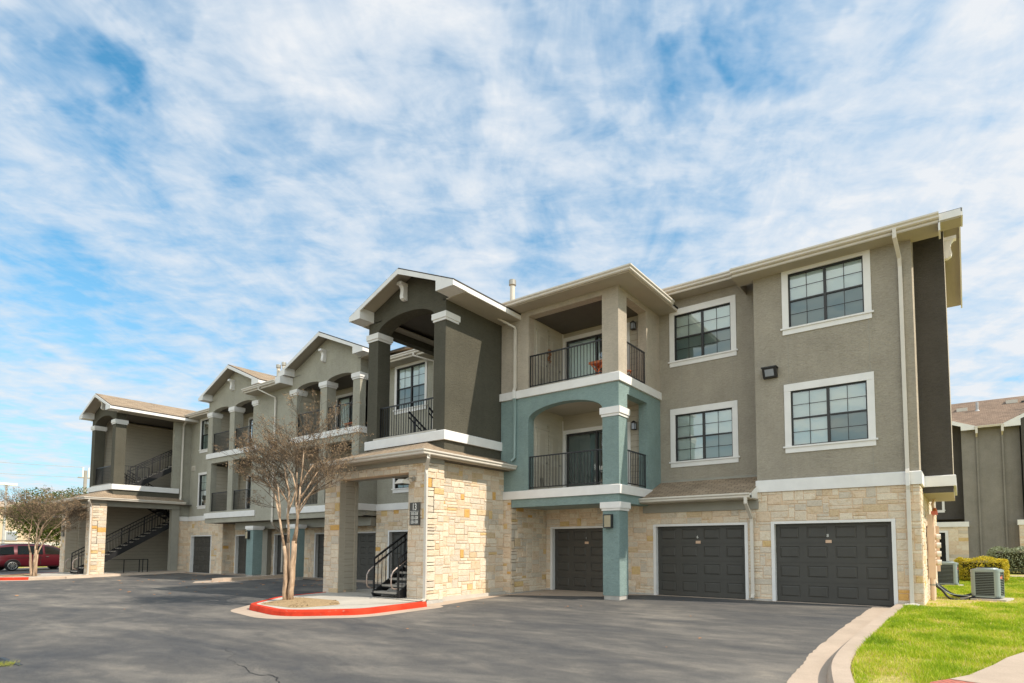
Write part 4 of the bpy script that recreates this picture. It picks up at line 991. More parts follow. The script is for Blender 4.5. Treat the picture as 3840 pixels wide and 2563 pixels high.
# metal guard rail under the far stair
t = empty('guard_rail', (-37.6, -3.7, 0.1), 0, 'low black metal guard rail beneath the far staircase', 'railing'); b = MB(); k = 'black_metal'
b.box(-37.62, -37.58, -5.0, -2.67, .77, .81, k)
for y in (-4.95, -3.84, -3.1, -2.69): b.box(-37.62, -37.58, y - .02, y + .02, 0.05, .77, k)
b.box(-38.3, -37.62, -2.71, -2.67, .77, .81, k); b.box(-38.3, -38.26, -2.71, -2.67, .05, .77, k); b.build('rails', t)
# balcony furniture
def folding_table(loc, rz, label, cat):
    t = empty('folding_table', loc, rz, label, cat); w, d, h = .62, .5, .72; k = 'orange_wood'
    b = MB()
    def q(z0, z1, *a): b.box(a[0], a[1], a[2], a[3], z0, z1, k)
    for i in range(5): q(h - .03, h, -w / 2 + .0, w / 2, -d / 2 + i * .105, -d / 2 + i * .105 + .085)
    q(h - .08, h - .03, -w / 2, w / 2, -d / 2, -d / 2 + .03); q(h - .08, h - .03, -w / 2, w / 2, d / 2 - .03, d / 2)
    for sy in (-d / 2 + .02, d / 2 - .05):
        b.bar((-w / 2 + .03, sy + .015, 0), (w / 2 - .05, sy + .015, h - .05), .03, .04, k); b.bar((w / 2 - .03, sy + .015, 0), (-w / 2 + .05, sy + .015, h - .05), .03, .04, k)
    top = MB(); top.v, top.f, top.m, top.t, top.mats = b.v, b.f, b.m, b.t, b.mats
    bpy_o = top.build('table_top', None); bpy_o.parent = t; return t
folding_table((-8.45, -0.95, 6.65), 0.0, 'orange slatted folding table on the top corner balcony', 'table')
def chair(loc, rz, label):
    t = empty('folding_chair', loc, rz, label, 'chair'); k = 'orange_wood'; b = MB()
    for i in range(4): b.box(-.21, .21, -.2 + i * .1, -.12 + i * .1, .43, .45, k)
    o = b.build('seat'); o.parent = t; b = MB()
    for s_ in (-.21, .19): b.box(s_, s_ + .02, .2, .225, .45, .86, k)
    for z in (.6, .72, .82): b.box(-.21, .21, .2, .22, z, z + .06, k)
    o = b.build('backrest'); o.parent = t
    for s_ in (-.22, .2):
        b = MB(); b.bar((s_, -.2, .43), (s_, .2, 0), .02, .035, k); b.bar((s_, .2, .43), (s_, -.2, 0), .02, .035, k); o = b.build('leg'); o.parent = t
chair((-7.9, -0.55, 6.65), R(60), 'orange slatted folding chair half hidden behind the top corner balcony column')
t = empty('doormat', (-8.9, -1.3, 6.65), 0, 'dark red mat under the orange table on the top corner balcony', 'mat'); b = MB()
b.box(-9.2, -8.1, -1.6, -.8, 6.652, 6.665, 'orange_wood'); o = b.build('mat_sheet', t)
# dried wreath on the closet strip
b = MB(); rg = random.Random(5)
for i in range(70):
    a = rg.uniform(0, 6.28); z = 8.0 + rg.uniform(-.22, .22); y = -.84 + rg.gauss(0, .04); w = .05 * (1 - abs(z - 8.0) * 2.5) + .02
    b.bar((-10.56, y, z), (-10.56 + rg.uniform(.0, .06), y + rg.uniform(-w, w), z + rg.uniform(-.05, .07)), .008, .02, 'wreath_brown')
o = b.build('dried_spray', None, loc=(-10.56, -.84, 8.0)); tag(o, 'brown dried spray hanging between the closet doors of the top corner balcony', 'decoration')
# planter / table on the middle gable balcony
t = empty('side_table', (-20.9, -1.0, 6.62), 0, 'low brown table behind the railing of the near gabled balcony', 'table'); b = MB()
b.box(-21.5, -20.5, -1.2, -.75, 6.92, 6.97, 'orange_wood'); [b.box(x, x + .04, y, y + .04, 6.63, 6.92, 'orange_wood') for x in (-21.45, -20.59) for y in (-1.18, -.82)]; b.build('table_top', t)

# ================================================================== UTILITIES BY THE END WALL
t = empty('meter_cabinet', (0.1, 2.4, 0.7), 0, 'tan electric meter cabinet with four round meters on the stone end wall', 'utility box')
b = MB(); m = 'tan_metal'; b.box(.03, .20, 2.0, 2.12, .66, 2.02, m); b.box(.06, .165, 1.985, 2.0, 1.25, 1.75, m); b.box(.03, .19, 2.12, 3.5, .78, 2.08, m); b.box(.03, .27, 3.38, 3.5, .8, 2.1, m); b.box(.05, .16, 2.0, 2.1, 2.02, 2.38, m); b.build('cabinet', t)
for i in range(4):
    z = 1.78 - i * .235; b = MB(); b.tube([(.19, 2.45, z), (.235, 2.45, z)], .09, m, 16); b.tube([(.235, 2.45, z), (.33, 2.45, z)], .072, 'letter_white', 16); b.tube([(.33, 2.45, z), (.335, 2.45, z)], .03, 'sign_dark', 10); b.build('meter', t, smooth=False)
b = MB(); b.tube([(.12, 2.06, .67), (.12, 2.06, -.02)], .062, m, 14); b.tube([(.12, 2.06, .5), (.12, 2.06, .46)], .068, 'steel', 14); b.build('conduit', t)
b = MB(); b.tube([(.12, 3.3, 2.0), (.16, 3.3, 2.6), (.14, 3.3, 2.75), (.22, 3.32, 2.95), (.2, 3.3, 3.1)], .035, m, 10); b.build('conduit', t)
b = MB(); b.tube([(.12, 3.44, .8), (.12, 3.44, 0)], .03, m, 8); b.build('conduit', t)
t = empty('alarm_bell', (.2, 3.3, 2.5), 0, 'small red and orange alarm device on the conduit above the meter cabinet', 'alarm'); b = MB(); b.box(.1, .26, 3.18, 3.26, 2.42, 2.53, 'red_label'); b.tube([(.2, 3.22, 2.53), (.2, 3.22, 2.62)], [.06, .03], 'orange_wood', 12); b.build('body', t)

def ac_unit(loc, rz, w, h, label):
    t = empty('air_conditioner', loc, rz, label, 'air conditioner', 'outdoor condenser units on the lawn'); r = w / 2
    def rr(s, c, n=5):
        p = []
        for qx, qy, a0 in ((1, -1, -90), (1, 1, 0), (-1, 1, 90), (-1, -1, 180)):
            for i in range(n + 1): a = R(a0 + 90 * i / n); p.append((qx * (s - c) + c * math.cos(a), qy * (s - c) + c * math.sin(a)))
        return p
    def loop(b, s, c, z0, z1, m, cap=False):
        P = rr(s, c); k = len(P)
        for i in range(k): j = (i + 1) % k; b.poly([(*P[i], z0), (*P[j], z0), (*P[j], z1), (*P[i], z1)], m)
        if cap: b.poly([(*p, z1) for p in P], m); b.poly([(*p, z0) for p in P][::-1], m)
    b = MB(); loop(b, r - .035, .08, .06, h - .06, 'ac_fin', True); o = b.build('coil'); o.parent = t
    b = MB(); n = 14
    for i in range(n): z = .10 + (h - .2) * i / (n - 1); loop(b, r - .008, .09, z - .0045, z + .0045, 'ac_grey', True)
    for k in range(int(w / .022)):
        x = -r + .05 + k * .022
        if x < r - .05:
            for (a, c_) in (((x, -r + .018), 1), ((r - .018, x), 2)):
                b.box(a[0] - .003, a[0] + .003, a[1] - .003, a[1] + .003, .08, h - .08, 'ac_fin')
    o = b.build('coil_guard'); o.parent = t
    b = MB()
    for qx in (-1, 1):
        for qy in (-1, 1):
            P = [p for p in rr(r, .09) if p[0] * qx > 0 and p[1] * qy > 0]
            if len(P) < 3: continue
            a = math.atan2(qy, qx); P.sort(key=lambda p: (math.atan2(p[1], p[0]) - a + math.pi) % (2 * math.pi))
            e0 = Vector((*P[0], 0)); e1 = Vector((*P[-1], 0)); 
            ext = [(qx * r if abs(abs(P[0][0]) - r) < 1e-3 else P[0][0] - qx * .03, P[0][1] - qy * .03 if abs(abs(P[0][0]) - r) < 1e-3 else qy * r)]
            ext2 = [(qx * r if abs(abs(P[-1][0]) - r) < 1e-3 else P[-1][0] - qx * .03, P[-1][1] - qy * .03 if abs(abs(P[-1][0]) - r) < 1e-3 else qy * r)]
            Q = ext + P + ext2
            for i in range(len(Q) - 1): b.poly([(*Q[i], .03), (*Q[i + 1], .03), (*Q[i + 1], h - .04), (*Q[i], h - .04)], 'ac_grey')
    loop(b, r, .09, .03, .075, 'ac_grey', True); loop(b, r + .006, .095, h - .075, h - .02, 'ac_grey', True); loop(b, r - .03, .09, h - .02, h, 'ac_grey', True)
    b.tube([(0, 0, h), (0, 0, h + .03)], [w * .40, w * .36], 'ac_grey', 24)
    o = b.build('cabinet'); o.parent = t
    b = MB()
    for k in range(1, 9): 
        rad = w * .36 * k / 9; b.tube([(rad * math.cos(q * math.pi / 12), rad * math.sin(q * math.pi / 12), h + .038) for q in range(25)], .004, 'ac_fin', 4, caps=False)
    o = b.build('fan_grille'); o.parent = t
    b = MB(); b.box(r - .0, r + .004, -.22, -.08, h - .25, h - .20, 'red_label'); b.box(r, r + .004, -.05, .0, h - .27, h - .17, 'red_label'); o = b.build('label_plate'); o.parent = t
    return t
ac_unit((1.345, 3.42, .09), R(-13), .66, .80, 'grey condenser unit on a concrete slab, the nearer one in front of the yellow hedge')
ac_unit((.28, 9.95, .08), R(-4), .74, .85, 'grey condenser unit behind the meter cabinet, the one beside the end wall')
b = MB(); c, s_ = math.cos(R(-13)), math.sin(R(-13)); P = [(1.36 + c * x - s_ * y, 3.4 + s_ * x + c * y) for x, y in ((-.56, -.47), (.47, -.47), (.47, .5), (-.56, .5))]
b.prism([(x, y, .09) for x, y in P], (0, 0, -.12), 'concrete_pale'); tag(b.build('equipment_pad', None), 'pale concrete slab carrying the nearer condenser unit', 'slab')
b = MB(); b.box(-.3, .8, 9.4, 10.5, -.05, .08, 'concrete_pale'); tag(b.build('equipment_pad', None), 'concrete slab carrying the condenser unit by the end wall', 'slab')
def hose(pts, r, name, label, cat, mat='insulation_black'):
    P = [Vector(p) for p in pts]; out = []
    for i in range(len(P) - 1):
        p0, p1, p2, p3 = P[max(0, i - 1)], P[i], P[i + 1], P[min(len(P) - 1, i + 2)]
        for k in range(8):
            u = k / 8; out.append(.5 * ((2 * p1) + (p2 - p0) * u + (2 * p0 - 5 * p1 + 4 * p2 - p3) * u * u + (3 * p1 - p0 - 3 * p2 + p3) * u ** 3))
    out.append(P[-1]); b = MB(); b.tube(out, r, mat, 8); return tag(b.build(name, None, smooth=True), label, cat, 'refrigerant lines running to the nearer condenser')
hose([(.06, 3.0, .50), (.25, 3.0, .40), (.5, 3.05, .20), (.75, 3.15, .13), (1.05, 3.3, .22)], .035, 'insulated_hose', 'upper thick black insulated hose sagging from the wall to the nearer condenser', 'hose')
hose([(.06, 2.95, .46), (.28, 2.85, .32), (.45, 2.8, .10), (.62, 2.8, .05), (.85, 2.95, .06), (1.05, 3.2, .14)], .030, 'insulated_hose', 'lower black insulated hose lying on the bare soil before the nearer condenser', 'hose')
hose([(.10, 2.8, .74), (.16, 2.8, .52), (.28, 2.82, .36), (.5, 2.9, .2), (.9, 3.05, .16)], .012, 'grey_cable', 'thin grey cable hanging from the meter cabinet', 'cable', 'ac_grey')
b = MB(); b.hexa([(-.36, -.62, .01), (-.10, -.62, .01), (-.12, -.1, .03), (-.34, -.1, .03), (-.36, -.62, .07), (-.10, -.62, .07), (-.12, -.1, .13), (-.34, -.1, .13)], 'splash_concrete'); b.box(-.38, -.33, -.64, -.1, .0, .12, 'splash_concrete'); b.box(-.13, -.08, -.64, -.1, .0, .12, 'splash_concrete')
tag(b.build('splash_block', None), 'small concrete splash block under the garage end downspout', 'splash block')

# ================================================================== GROUND
def G(x, y):
    z = .018 * min(y, 0) if y > -40 else -.72
    if x < -58: z += min(1.7, (-58 - x) * .04)
    if y > 12: z += min(.9, (y - 12) * .024)
    return z
def LAWN(x, y):
    yy = [-60, -12, -8, -2, 0, 3, 12, 34, 60, 400]; zz = [-.5, -.09, -.03, .075, .045, .05, .02, .52, .8, 1.0]
    return float(np.interp(y, yy, zz)) + .02 * math.sin(x * 1.7 + y) * math.sin(y * 1.1) * (1 if y < 20 else 0)
def sheet(xs, ys, zf, m, name):
    b = MB(); n = len(ys); b.v = [(x, y, zf(x, y)) for x in xs for y in ys]; k = b.mi(m)
    for i in range(len(xs) - 1):
        for j in range(n - 1): b.f.append((i * n + j, (i + 1) * n + j, (i + 1) * n + j + 1, i * n + j + 1)); b.m.append(k); b.t.append(0.)
    return tag(b.build(name, None), kind='structure')
def lin(a, c, s): n = max(1, int(abs(c - a) / s)); return [a + (c - a) * i / n for i in range(n + 1)]
sheet([-500, -200, -120] + lin(-110, -58, 4) + lin(-56, 60, 4) + [200, 500], [-500, -200, -60, -40] + lin(-36, 60, 3) + [100, 300, 500], lambda x, y: G(x, y) - .03 - (.06 if x > -3 and y > -14 else 0), 'lawn_soil', 'ground')
def Z(x, y, h=0.0): return (x, y, .018 * min(y, 0) + h)
# asphalt as one polygon mesh following the kerb of the lawn
kf = [(-.98, 12.0), (-1.08, -.5), (-1.11, -1.0), (-1.15, -4), (-1.15, -6.8), (-1.0, -9.2), (-.72, -10.6), (-.1, -12.0), (1.2, -13.2), (3.5, -14.2), (8, -15.2), (60, -15.6)]
b = MB(); xs = [-57] + lin(-54, -14, 4) + lin(-12, -3, 1.5)
ys = sorted(set(round(p[1], 3) for p in kf) | set(lin(-60, 12, 3)))
def kx(y):
    if y < -15.6: return 60
    return float(np.interp(-y, [-p[1] for p in kf], [p[0] for p in kf]))
for j in range(len(ys) - 1):
    y0, y1 = ys[j], ys[j + 1]
    if y1 > 0.5 and False: continue
    row0 = xs + [kx(y0 + 1e-6)]; row1 = xs + [kx(y1 - 1e-6)]
    for i in range(len(row0) - 1): b.poly([Z(row0[i], y0, .0), Z(row0[i + 1], y0, .0), Z(row1[i + 1], y1, .0), Z(row1[i], y1, .0)], 'asphalt')
tag(b.build('parking_lot', None), kind='structure')

def offset_poly(P, d):
    n = len(P); out = []
    for i in range(n):
        a, p, c = Vector(P[i - 1]), Vector(P[i]), Vector(P[(i + 1) % n])
        u = (p - a).normalized(); v = (c - p).normalized(); n1 = Vector((-u.y, u.x)); n2 = Vector((-v.y, v.x)); q = (n1 + n2)
        q = q / max(.25, q.dot(n1)); out.append(tuple(p + q * d))
    return out
def rounded(P, rads, n=6):
    out = []
    for i in range(len(P)):
        a, p, c = Vector(P[i - 1]), Vector(P[i]), Vector(P[(i + 1) % len(P)]); r = rads[i]
        if r <= 0: out.append(tuple(p)); continue
        u = (a - p).normalized(); v = (c - p).normalized(); ang = u.angle(v); t = r / math.tan(ang / 2); s0 = p + u * t; s1 = p + v * t
        for k in range(n + 1):
            w = k / n; out.append(tuple(s0 * (1 - w) ** 2 + p * 2 * w * (1 - w) + s1 * w * w))
    return out
def kerb_ring(P, w, h, m, i0=0, i1=None, closed=True, h0=0.0):
    """kerb with a battered face around CCW polygon P (outer foot line)"""
    b = MB(); top = offset_poly(P, .035); inn = offset_poly(P, w); low = offset_poly(P, .012); n = len(P); rngs = range(n if closed else n - 1)
    if i1 is not None: rngs = range(i0, i1)
    for i in rngs:
        j = (i + 1) % n
        b.poly([Z(*P[i], h0), Z(*P[j], h0), Z(*low[j], h * .7), Z(*low[i], h * .7)], m); b.poly([Z(*low[i], h * .7), Z(*low[j], h * .7), Z(*top[j], h), Z(*top[i], h)], m)
        b.poly([Z(*top[i], h), Z(*top[j], h), Z(*inn[j], h), Z(*inn[i], h)], m); b.poly([Z(*inn[i], h), Z(*inn[j], h), Z(*inn[j], -.05), Z(*inn[i], -.05)], m)
    return b, inn
def island(dx, name_l, redsegs):
    P = rounded([(-16.1 + dx, -5.4), (-15.9 + dx, -7.2), (-14.6 + dx, -8.75), (-12.4 + dx, -9.12), (-10.92 + dx, -7.9), (-10.88 + dx, -5.9)], [0, .8, .9, 1.4, .9, .05], 7)
    Pc = P
    n = len(Pc); ap = offset_poly(Pc, -.42); b = MB()
    for i in range(n - 1):
        j = i + 1; b.poly([Z(*ap[i], .004), Z(*ap[j], .004), Z(*Pc[j], .012), Z(*Pc[i], .012)], 'concrete')
    tag(b.build('gutter_apron', None), kind='structure')
    lo, hi = redsegs; 
    b, inn = kerb_ring(Pc, .17, .15, 'red_kerb_paint', lo if lo is not None else 0, hi if hi is not None else n - 1)
    t = tag(b.build('red_kerb', None), kind='structure')
    if hi is not None: b, _ = kerb_ring(Pc, .17, .15, 'concrete', hi, n - 1); tag(b.build('concrete_kerb', None), kind='structure')
    # paved top with a planting bed cut out of it
    bed = rounded([(-15.3 + dx, -7.0), (-14.4 + dx, -8.55), (-12.6 + dx, -8.62), (-12.3 + dx, -7.55), (-13.2 + dx, -7.0)], [.25, .4, .4, .25, .3], 4)
    b = MB(); import_pts = [(x, y) for x, y in inn]
    hall = [(-11.4 + dx, -5.6), (-11.45 + dx, 2.4), (-16.15 + dx, 2.4), (-16.1 + dx, -5.4)]
    b.poly([Z(x, y, .143) for x, y in inn], 'concrete_pale'); b.poly([Z(x, y, .1435) for x, y in ((-16.1 + dx, -5.6), (-11.2 + dx, -5.95), (-11.45 + dx, -5.2), (-16.1 + dx, -5.2))][::-1], 'concrete_pale')
    tag(b.build('sidewalk', None), kind='structure')
    b = MB(); b.box(-16.1 + dx, -11.5 + dx, -5.45, 2.6, -.2, .047, 'concrete_pale'); tag(b.build('porch_slab', None), kind='structure')
    b = MB(); rg = random.Random(3); n = len(bed); c = (sum(p[0] for p in bed) / n, sum(p[1] for p in bed) / n)
    rings = [[(c[0] + (p[0] - c[0]) * f, c[1] + (p[1] - c[1]) * f, .018 * c[1] + .147 + .018 * (p[1] - c[1]) + g) for p in bed] for f, g in ((1, .0), (.9, .02), (.6, .04), (.3, .05))]
    for q in range(3):
        for i in range(n): j = (i + 1) % n; b.poly([rings[q][i], rings[q][j], rings[q + 1][j], rings[q + 1][i]], 'mulch')
    b.poly(rings[3], 'mulch')
    for _ in range(500):
        a, rr_ = rg.uniform(0, 6.28), math.sqrt(rg.random()); i = rg.randrange(n); x = c[0] + (bed[i][0] - c[0]) * rr_ * .95; y = c[1] + (bed[i][1] - c[1]) * rr_ * .95
        z = .018 * y + .19 - rr_ * .03; d = rg.uniform(.015, .045); b.poly([(x - d, y, z), (x + rg.uniform(-d, d), y - d * .6, z + .01), (x + d, y + rg.uniform(-d, d), z + rg.uniform(0, .02))], 'mulch')
    tag(b.build('planting_bed', None), kind='structure'); return Pc
island(0, '', (None, None))
island(-25.85, '', (0, 27))
# aprons, walks, mid kerb
b = MB()
def flat(P, h, m='concrete'): b.poly([Z(x, y, h) for x, y in P], m)
flat([(-11.62, -6.1), (-10.76, -6.1), (-11.0, -4.0), (-11.1, -2.3), (-8.3, -1.25), (-7.9, -.55), (-7.2, -.14), (-.95, -.14), (-.95, .2), (-11.62, .2)], .005)
flat([(-19.85, -1.3), (-15.4, -1.3), (-15.4, -.3), (-19.85, -.3)], .006); flat([(-33.3, -.95), (-19.85, -.95), (-19.85, .2), (-33.3, .2)], .005); flat([(-37.6, -1.4), (-33.3, -1.4), (-33.3, 0), (-37.6, 0)], .006)
tag(b.build('garage_apron', None), kind='structure')
b = MB(); b.hexa([Z(-37.6, -6.0, -.05), Z(-36.6, -6.6, -.05), Z(-36.9, -.9, -.05), Z(-37.6, -.9, -.05), Z(-37.6, -6.0, .14), Z(-36.7, -6.6, .13), Z(-37.0, -.9, .10), Z(-37.6, -.9, .12)], 'concrete'); tag(b.build('side_walk', None), kind='structure')
b = MB(); P = [(-27.25, -.1), (-27.35, -3.6), (-27.1, -3.95), (-26.8, -3.6), (-26.8, -.1)]
b.prism([Z(x, y, .14) for x, y in P], (0, 0, -.3), 'concrete'); b.poly([Z(x, y, .004) for x, y in ((-27.9, -.2), (-27.9, -4.3), (-27.0, -4.8), (-26.3, -4.2), (-26.3, -.2))], 'concrete'); tag(b.build('kerb_island', None), kind='structure')
# lawn kerb and concrete gutter pan
foot = [(-.62, .02), (-.66, -2), (-.72, -4), (-.76, -6.6), (-.73, -8.0), (-.60, -9.0), (-.32, -10.1), (.25, -11.2), (1.5, -12.4), (3.7, -13.4), (8, -14.4), (40, -14.9)]
pan = [(-1.08, .02), (-1.12, -1.5), (-1.15, -4), (-1.15, -6.8), (-1.08, -8.0), (-1.0, -9.2), (-.72, -10.6), (-.1, -12.0), (1.2, -13.2), (3.5, -14.2), (8, -15.2), (40, -15.6)]
def crs(P, n=6, jit=0.0):
    rj = random.Random(4); out = []
    for i in range(len(P) - 1):
        p0, p1, p2, p3 = P[max(0, i - 1)], P[i], P[i + 1], P[min(len(P) - 1, i + 2)]
        for k in range(n):
            u = k / n; out.append(tuple(.5 * ((2 * p1[q]) + (p2[q] - p0[q]) * u + (2 * p0[q] - 5 * p1[q] + 4 * p2[q] - p3[q]) * u * u + (3 * p1[q] - p0[q] - 3 * p2[q] + p3[q]) * u ** 3) + (rj.gauss(0, jit) if q == 0 else 0) for q in (0, 1)))
    out.append(P[-1]); return out
foot0 = foot; nf = max(len(foot), len(pan)); assert len(foot) == len(pan)
foot = crs(foot, 12); pan = crs(pan, 12, .011)
b = MB()
for i in range(len(foot) - 1): b.poly([Z(*pan[i], .006), Z(*pan[i + 1], .006), Z(*foot[i + 1], .004), Z(*foot[i], .004)], 'concrete')
tag(b.build('gutter_pan', None), kind='structure')
b = MB(); K = []
def op(P, d):
    out = []
    for i, p in enumerate(P):
        a = Vector(P[max(0, i - 1)]); c = Vector(P[min(len(P) - 1, i + 1)]); u = (c - a).normalized(); nrm = Vector((-u.y, u.x)); out.append((p[0] + nrm.x * d, p[1] + nrm.y * d))
    return out
f1, f2, f3_, f4 = op(foot, .02), op(foot, .06), op(foot, .27), op(foot, .28)
for i in range(len(foot) - 1):
    taper = lambda y: 0.10 + .05 * min(1, max(0, (-y) / 2))
    h0, h1 = taper(foot[i][1]), taper(foot[i + 1][1])
    for A, Bq, ha, hb, hc, hd in ((foot, f1, 0, 0, h0 * .6, h1 * .6), (f1, f2, h0 * .6, h1 * .6, h0, h1), (f2, f3_, h0, h1, h0, h1), (f3_, f4, h0, h1, -.1, -.1)):
        b.poly([Z(*A[i], ha), Z(*A[i + 1], hb), Z(*Bq[i + 1], hd), Z(*Bq[i], hc)], 'concrete')
tag(b.build('lawn_kerb', None), kind='structure')
# lawn
b = MB(); ys = sorted(set([p[1] for p in f3_] + lin(-14, 14, .7) + lin(14, 60, 4) + [120, 300]))
def lawnx(y):
    if y > .02: return -.02 if y < 10.9 else -70
    return float(np.interp(-y, [-p[1] for p in f3_], [p[0] for p in f3_])) + .01
for j in range(len(ys) - 1):
    y0, y1 = ys[j], ys[j + 1]
    if y0 >= 10.9: xl = [-70, -30, -10, -2, 0, 1, 2, 3, 5, 8, 14, 30, 80, 300]; r0 = r1 = xl
    else:
        a0, a1 = lawnx(y0 + 1e-5), lawnx(y1 - 1e-5); t_ = [0, .02, .05, .1, .16, .25, .4, .7, 1]; r0 = [a0 + (40 - a0) * q for q in t_]; r1 = [a1 + (40 - a1) * q for q in t_]
    for i in range(len(r0) - 1): b.poly([(r0[i], y0, LAWN(r0[i], y0)), (r0[i + 1], y0, LAWN(r0[i + 1], y0)), (r1[i + 1], y1, LAWN(r1[i + 1], y1)), (r1[i], y1, LAWN(r1[i], y1))], 'lawn_soil')
tag(b.build('lawn', None), kind='structure')
swalk = [(.62, -8.75), (.80, -8.42), (1.06, -7.61), (1.22, -7.0), (1.44, -6.4), (1.9, -5.6), (2.7, -4.9), (4.2, -4.2), (12, -3.6), (12, -5.2), (4.8, -5.8), (3.4, -6.4), (2.6, -7.4), (2.0, -8.9), (.62, -8.78)]
b = MB(); W = swalk[:9]; V = [(1.95, -9.0), (2.0, -8.7), (2.2, -8.0), (2.4, -7.5), (2.7, -7.0), (3.2, -6.5), (4.0, -6.0), (5, -5.7), (12, -5.2)]
for i in range(len(W) - 1): b.poly([(x, y, LAWN(x, y) * 0 + .018 * y + .165) for x, y in (W[i], W[i + 1], V[i + 1], V[i])], 'concrete')
tag(b.build('sidewalk', None), kind='structure')
b = MB(); b.poly([(x, y, .018 * y + .160) for x, y in ((.86, -8.33), (1.95, -8.55), (2.2, -9.3), (1.6, -12.0), (.9, -11.4), (.45, -9.6), (.45, -9.0))], 'brick_paving'); tag(b.build('brick_paving', None), kind='structure')
b = MB(); b.poly([(x, y, LAWN(x, y) + .03) for x, y in ((.5, 17.0), (12, 18.2), (12, 18.8), (.5, 17.6))], 'concrete'); tag(b.build('path', None), kind='structure')

# grass blades (uncountable)
rs = np.random.RandomState(4)
def inside(px, py, P):
    c = np.zeros(len(px), bool); n = len(P)
    for i in range(n):
        x1, y1 = P[i]; x2, y2 = P[(i + 1) % n]
        k = ((y1 > py) != (y2 > py)) & (px < (x2 - x1) * (py - y1) / ((y2 - y1) + 1e-12) + x1); c ^= k
    return c
def vnoise(x, y, s, seed):
    r = np.random.RandomState(seed); T = r.rand(64, 64); X = x / s; Y = y / s; i = np.floor(X).astype(int); j = np.floor(Y).astype(int); u = X - i; v = Y - j
    u = u * u * (3 - 2 * u); v = v * v * (3 - 2 * v); g = lambda a, c: T[a % 64, c % 64]
    return (g(i, j) * (1 - u) + g(i + 1, j) * u) * (1 - v) + (g(i, j + 1) * (1 - u) + g(i + 1, j + 1) * u) * v
def grass(n, x0, x1, y0, y1, hmin, hmax, name):
    px = rs.uniform(x0, x1, n); py = y1 - (y1 - y0) * rs.rand(n) ** 0.75
    keep = px > np.array([lawnx(v) + .01 for v in py])
    sw = W + V[::-1]; keep &= ~inside(px, py, sw); keep &= ~inside(px, py, [(.86, -8.33), (1.95, -8.55), (2.2, -9.3), (1.6, -12.0), (.9, -11.4), (.45, -9.6), (.45, -9.0)])
    keep &= ~inside(px, py, P_pad); keep &= ~((px < .85) & (py > 9.35) & (py < 10.55))
    keep &= ~((py > 16.9) & (py < 18.9))
    den = vnoise(px, py, .55, 1) * .55 + vnoise(px, py, .17, 2) * .45
    dry = vnoise(px + 9, py, .8, 3) * .6 + vnoise(px, py + 5, .25, 4) * .4
    # bare soil by the wall and condensers
    bare = np.clip(1.3 - np.hypot((px - .35) / 1.0, (py - 1.9) / 1.9), 0, 1) + np.clip(1.1 - np.hypot((px - 1.9) / .9, (py - 3.2) / 1.3), 0, 1)
    bare += np.clip(1.1 - np.hypot((px - .15) / .45, (py + 9.2) / .5), 0, 1) * .8
    keep &= rs.rand(n) < np.clip(1.5 * den + .22 - bare * 1.5, 0.03, 1)
    px, py, dry, den, bare = px[keep], py[keep], dry[keep], den[keep], bare[keep]; n = len(px)
    h = rs.uniform(hmin, hmax, n) * (.55 + .9 * den) * (1 - .4 * np.clip(bare, 0, 1)); w = rs.uniform(.0022, .0045, n) * (1 + np.clip(py + 9, 0, 20) * .10); a = rs.uniform(0, 6.283, n); lean = rs.uniform(.15, .9, n) * h; la = rs.uniform(0, 6.283, n)
    pz = np.array([LAWN(x, y) for x, y in zip(px, py)]) - .004
    V_ = np.zeros((n, 5, 3)); cx, sx = np.cos(a) * w, np.sin(a) * w
    V_[:, 0] = np.stack([px - cx, py - sx, pz], 1); V_[:, 1] = np.stack([px + cx, py + sx, pz], 1)
    mx_, my_ = px + np.cos(la) * lean * .35, py + np.sin(la) * lean * .35
    V_[:, 2] = np.stack([mx_ + cx * .8, my_ + sx * .8, pz + h * .6], 1); V_[:, 3] = np.stack([mx_ - cx * .8, my_ - sx * .8, pz + h * .6], 1)
    V_[:, 4] = np.stack([px + np.cos(la) * lean, py + np.sin(la) * lean, pz + h], 1)
    me = bpy.data.meshes.new(name); me.vertices.add(n * 5); me.vertices.foreach_set('co', V_.reshape(-1))
    base = (np.arange(n) * 5)[:, None]; quad = base + np.array([[0, 1, 2, 3]]); tri = base + np.array([[3, 2, 4]])
    loops = np.concatenate([quad, tri], 1).reshape(-1); me.loops.add(len(loops)); me.loops.foreach_set('vertex_index', loops.astype(np.int32))
    st = (np.arange(n) * 7)[:, None] + np.array([[0, 4]]); me.polygons.add(2 * n); me.polygons.foreach_set('loop_start', st.reshape(-1).astype(np.int32)); me.polygons.foreach_set('loop_total', np.tile([4, 3], n).astype(np.int32))
    tone = np.clip(rs.normal(.36, .17, n) + (dry - .5) * 1.0 + (.5 - den) * .35 + np.clip(bare, 0, 1) * .35 + np.where(rs.rand(n) < .07, .35, 0), 0, 1)
    at = me.attributes.new('tone', 'FLOAT', 'FACE'); at.data.foreach_set('value', np.repeat(tone, 2).astype(np.float32)); me.materials.append(MATS['grass_blade']); me.update(calc_edges=True)
    o = bpy.data.objects.new(name, me); COL.objects.link(o); tag(o, 'bright green mown lawn grass with dry patches', 'grass', kind='stuff'); return o
P_pad = P
P_pad = [(1.36 + c_ * x - s2 * y, 3.4 + s2 * x + c_ * y) for c_, s2 in ((math.cos(R(-13)), math.sin(R(-13))),) for x, y in ((-.58, -.49), (.49, -.49), (.49, .52), (-.58, .52))]
grass(260000, -.5, 4.2, -10.6, 7.5, .035, .085, 'grass')
o = grass(90000, -.1, 7.5, 6.5, 17, .05, .10, 'grass'); o['label'] = 'mown grass beyond the condenser units up to the back path'

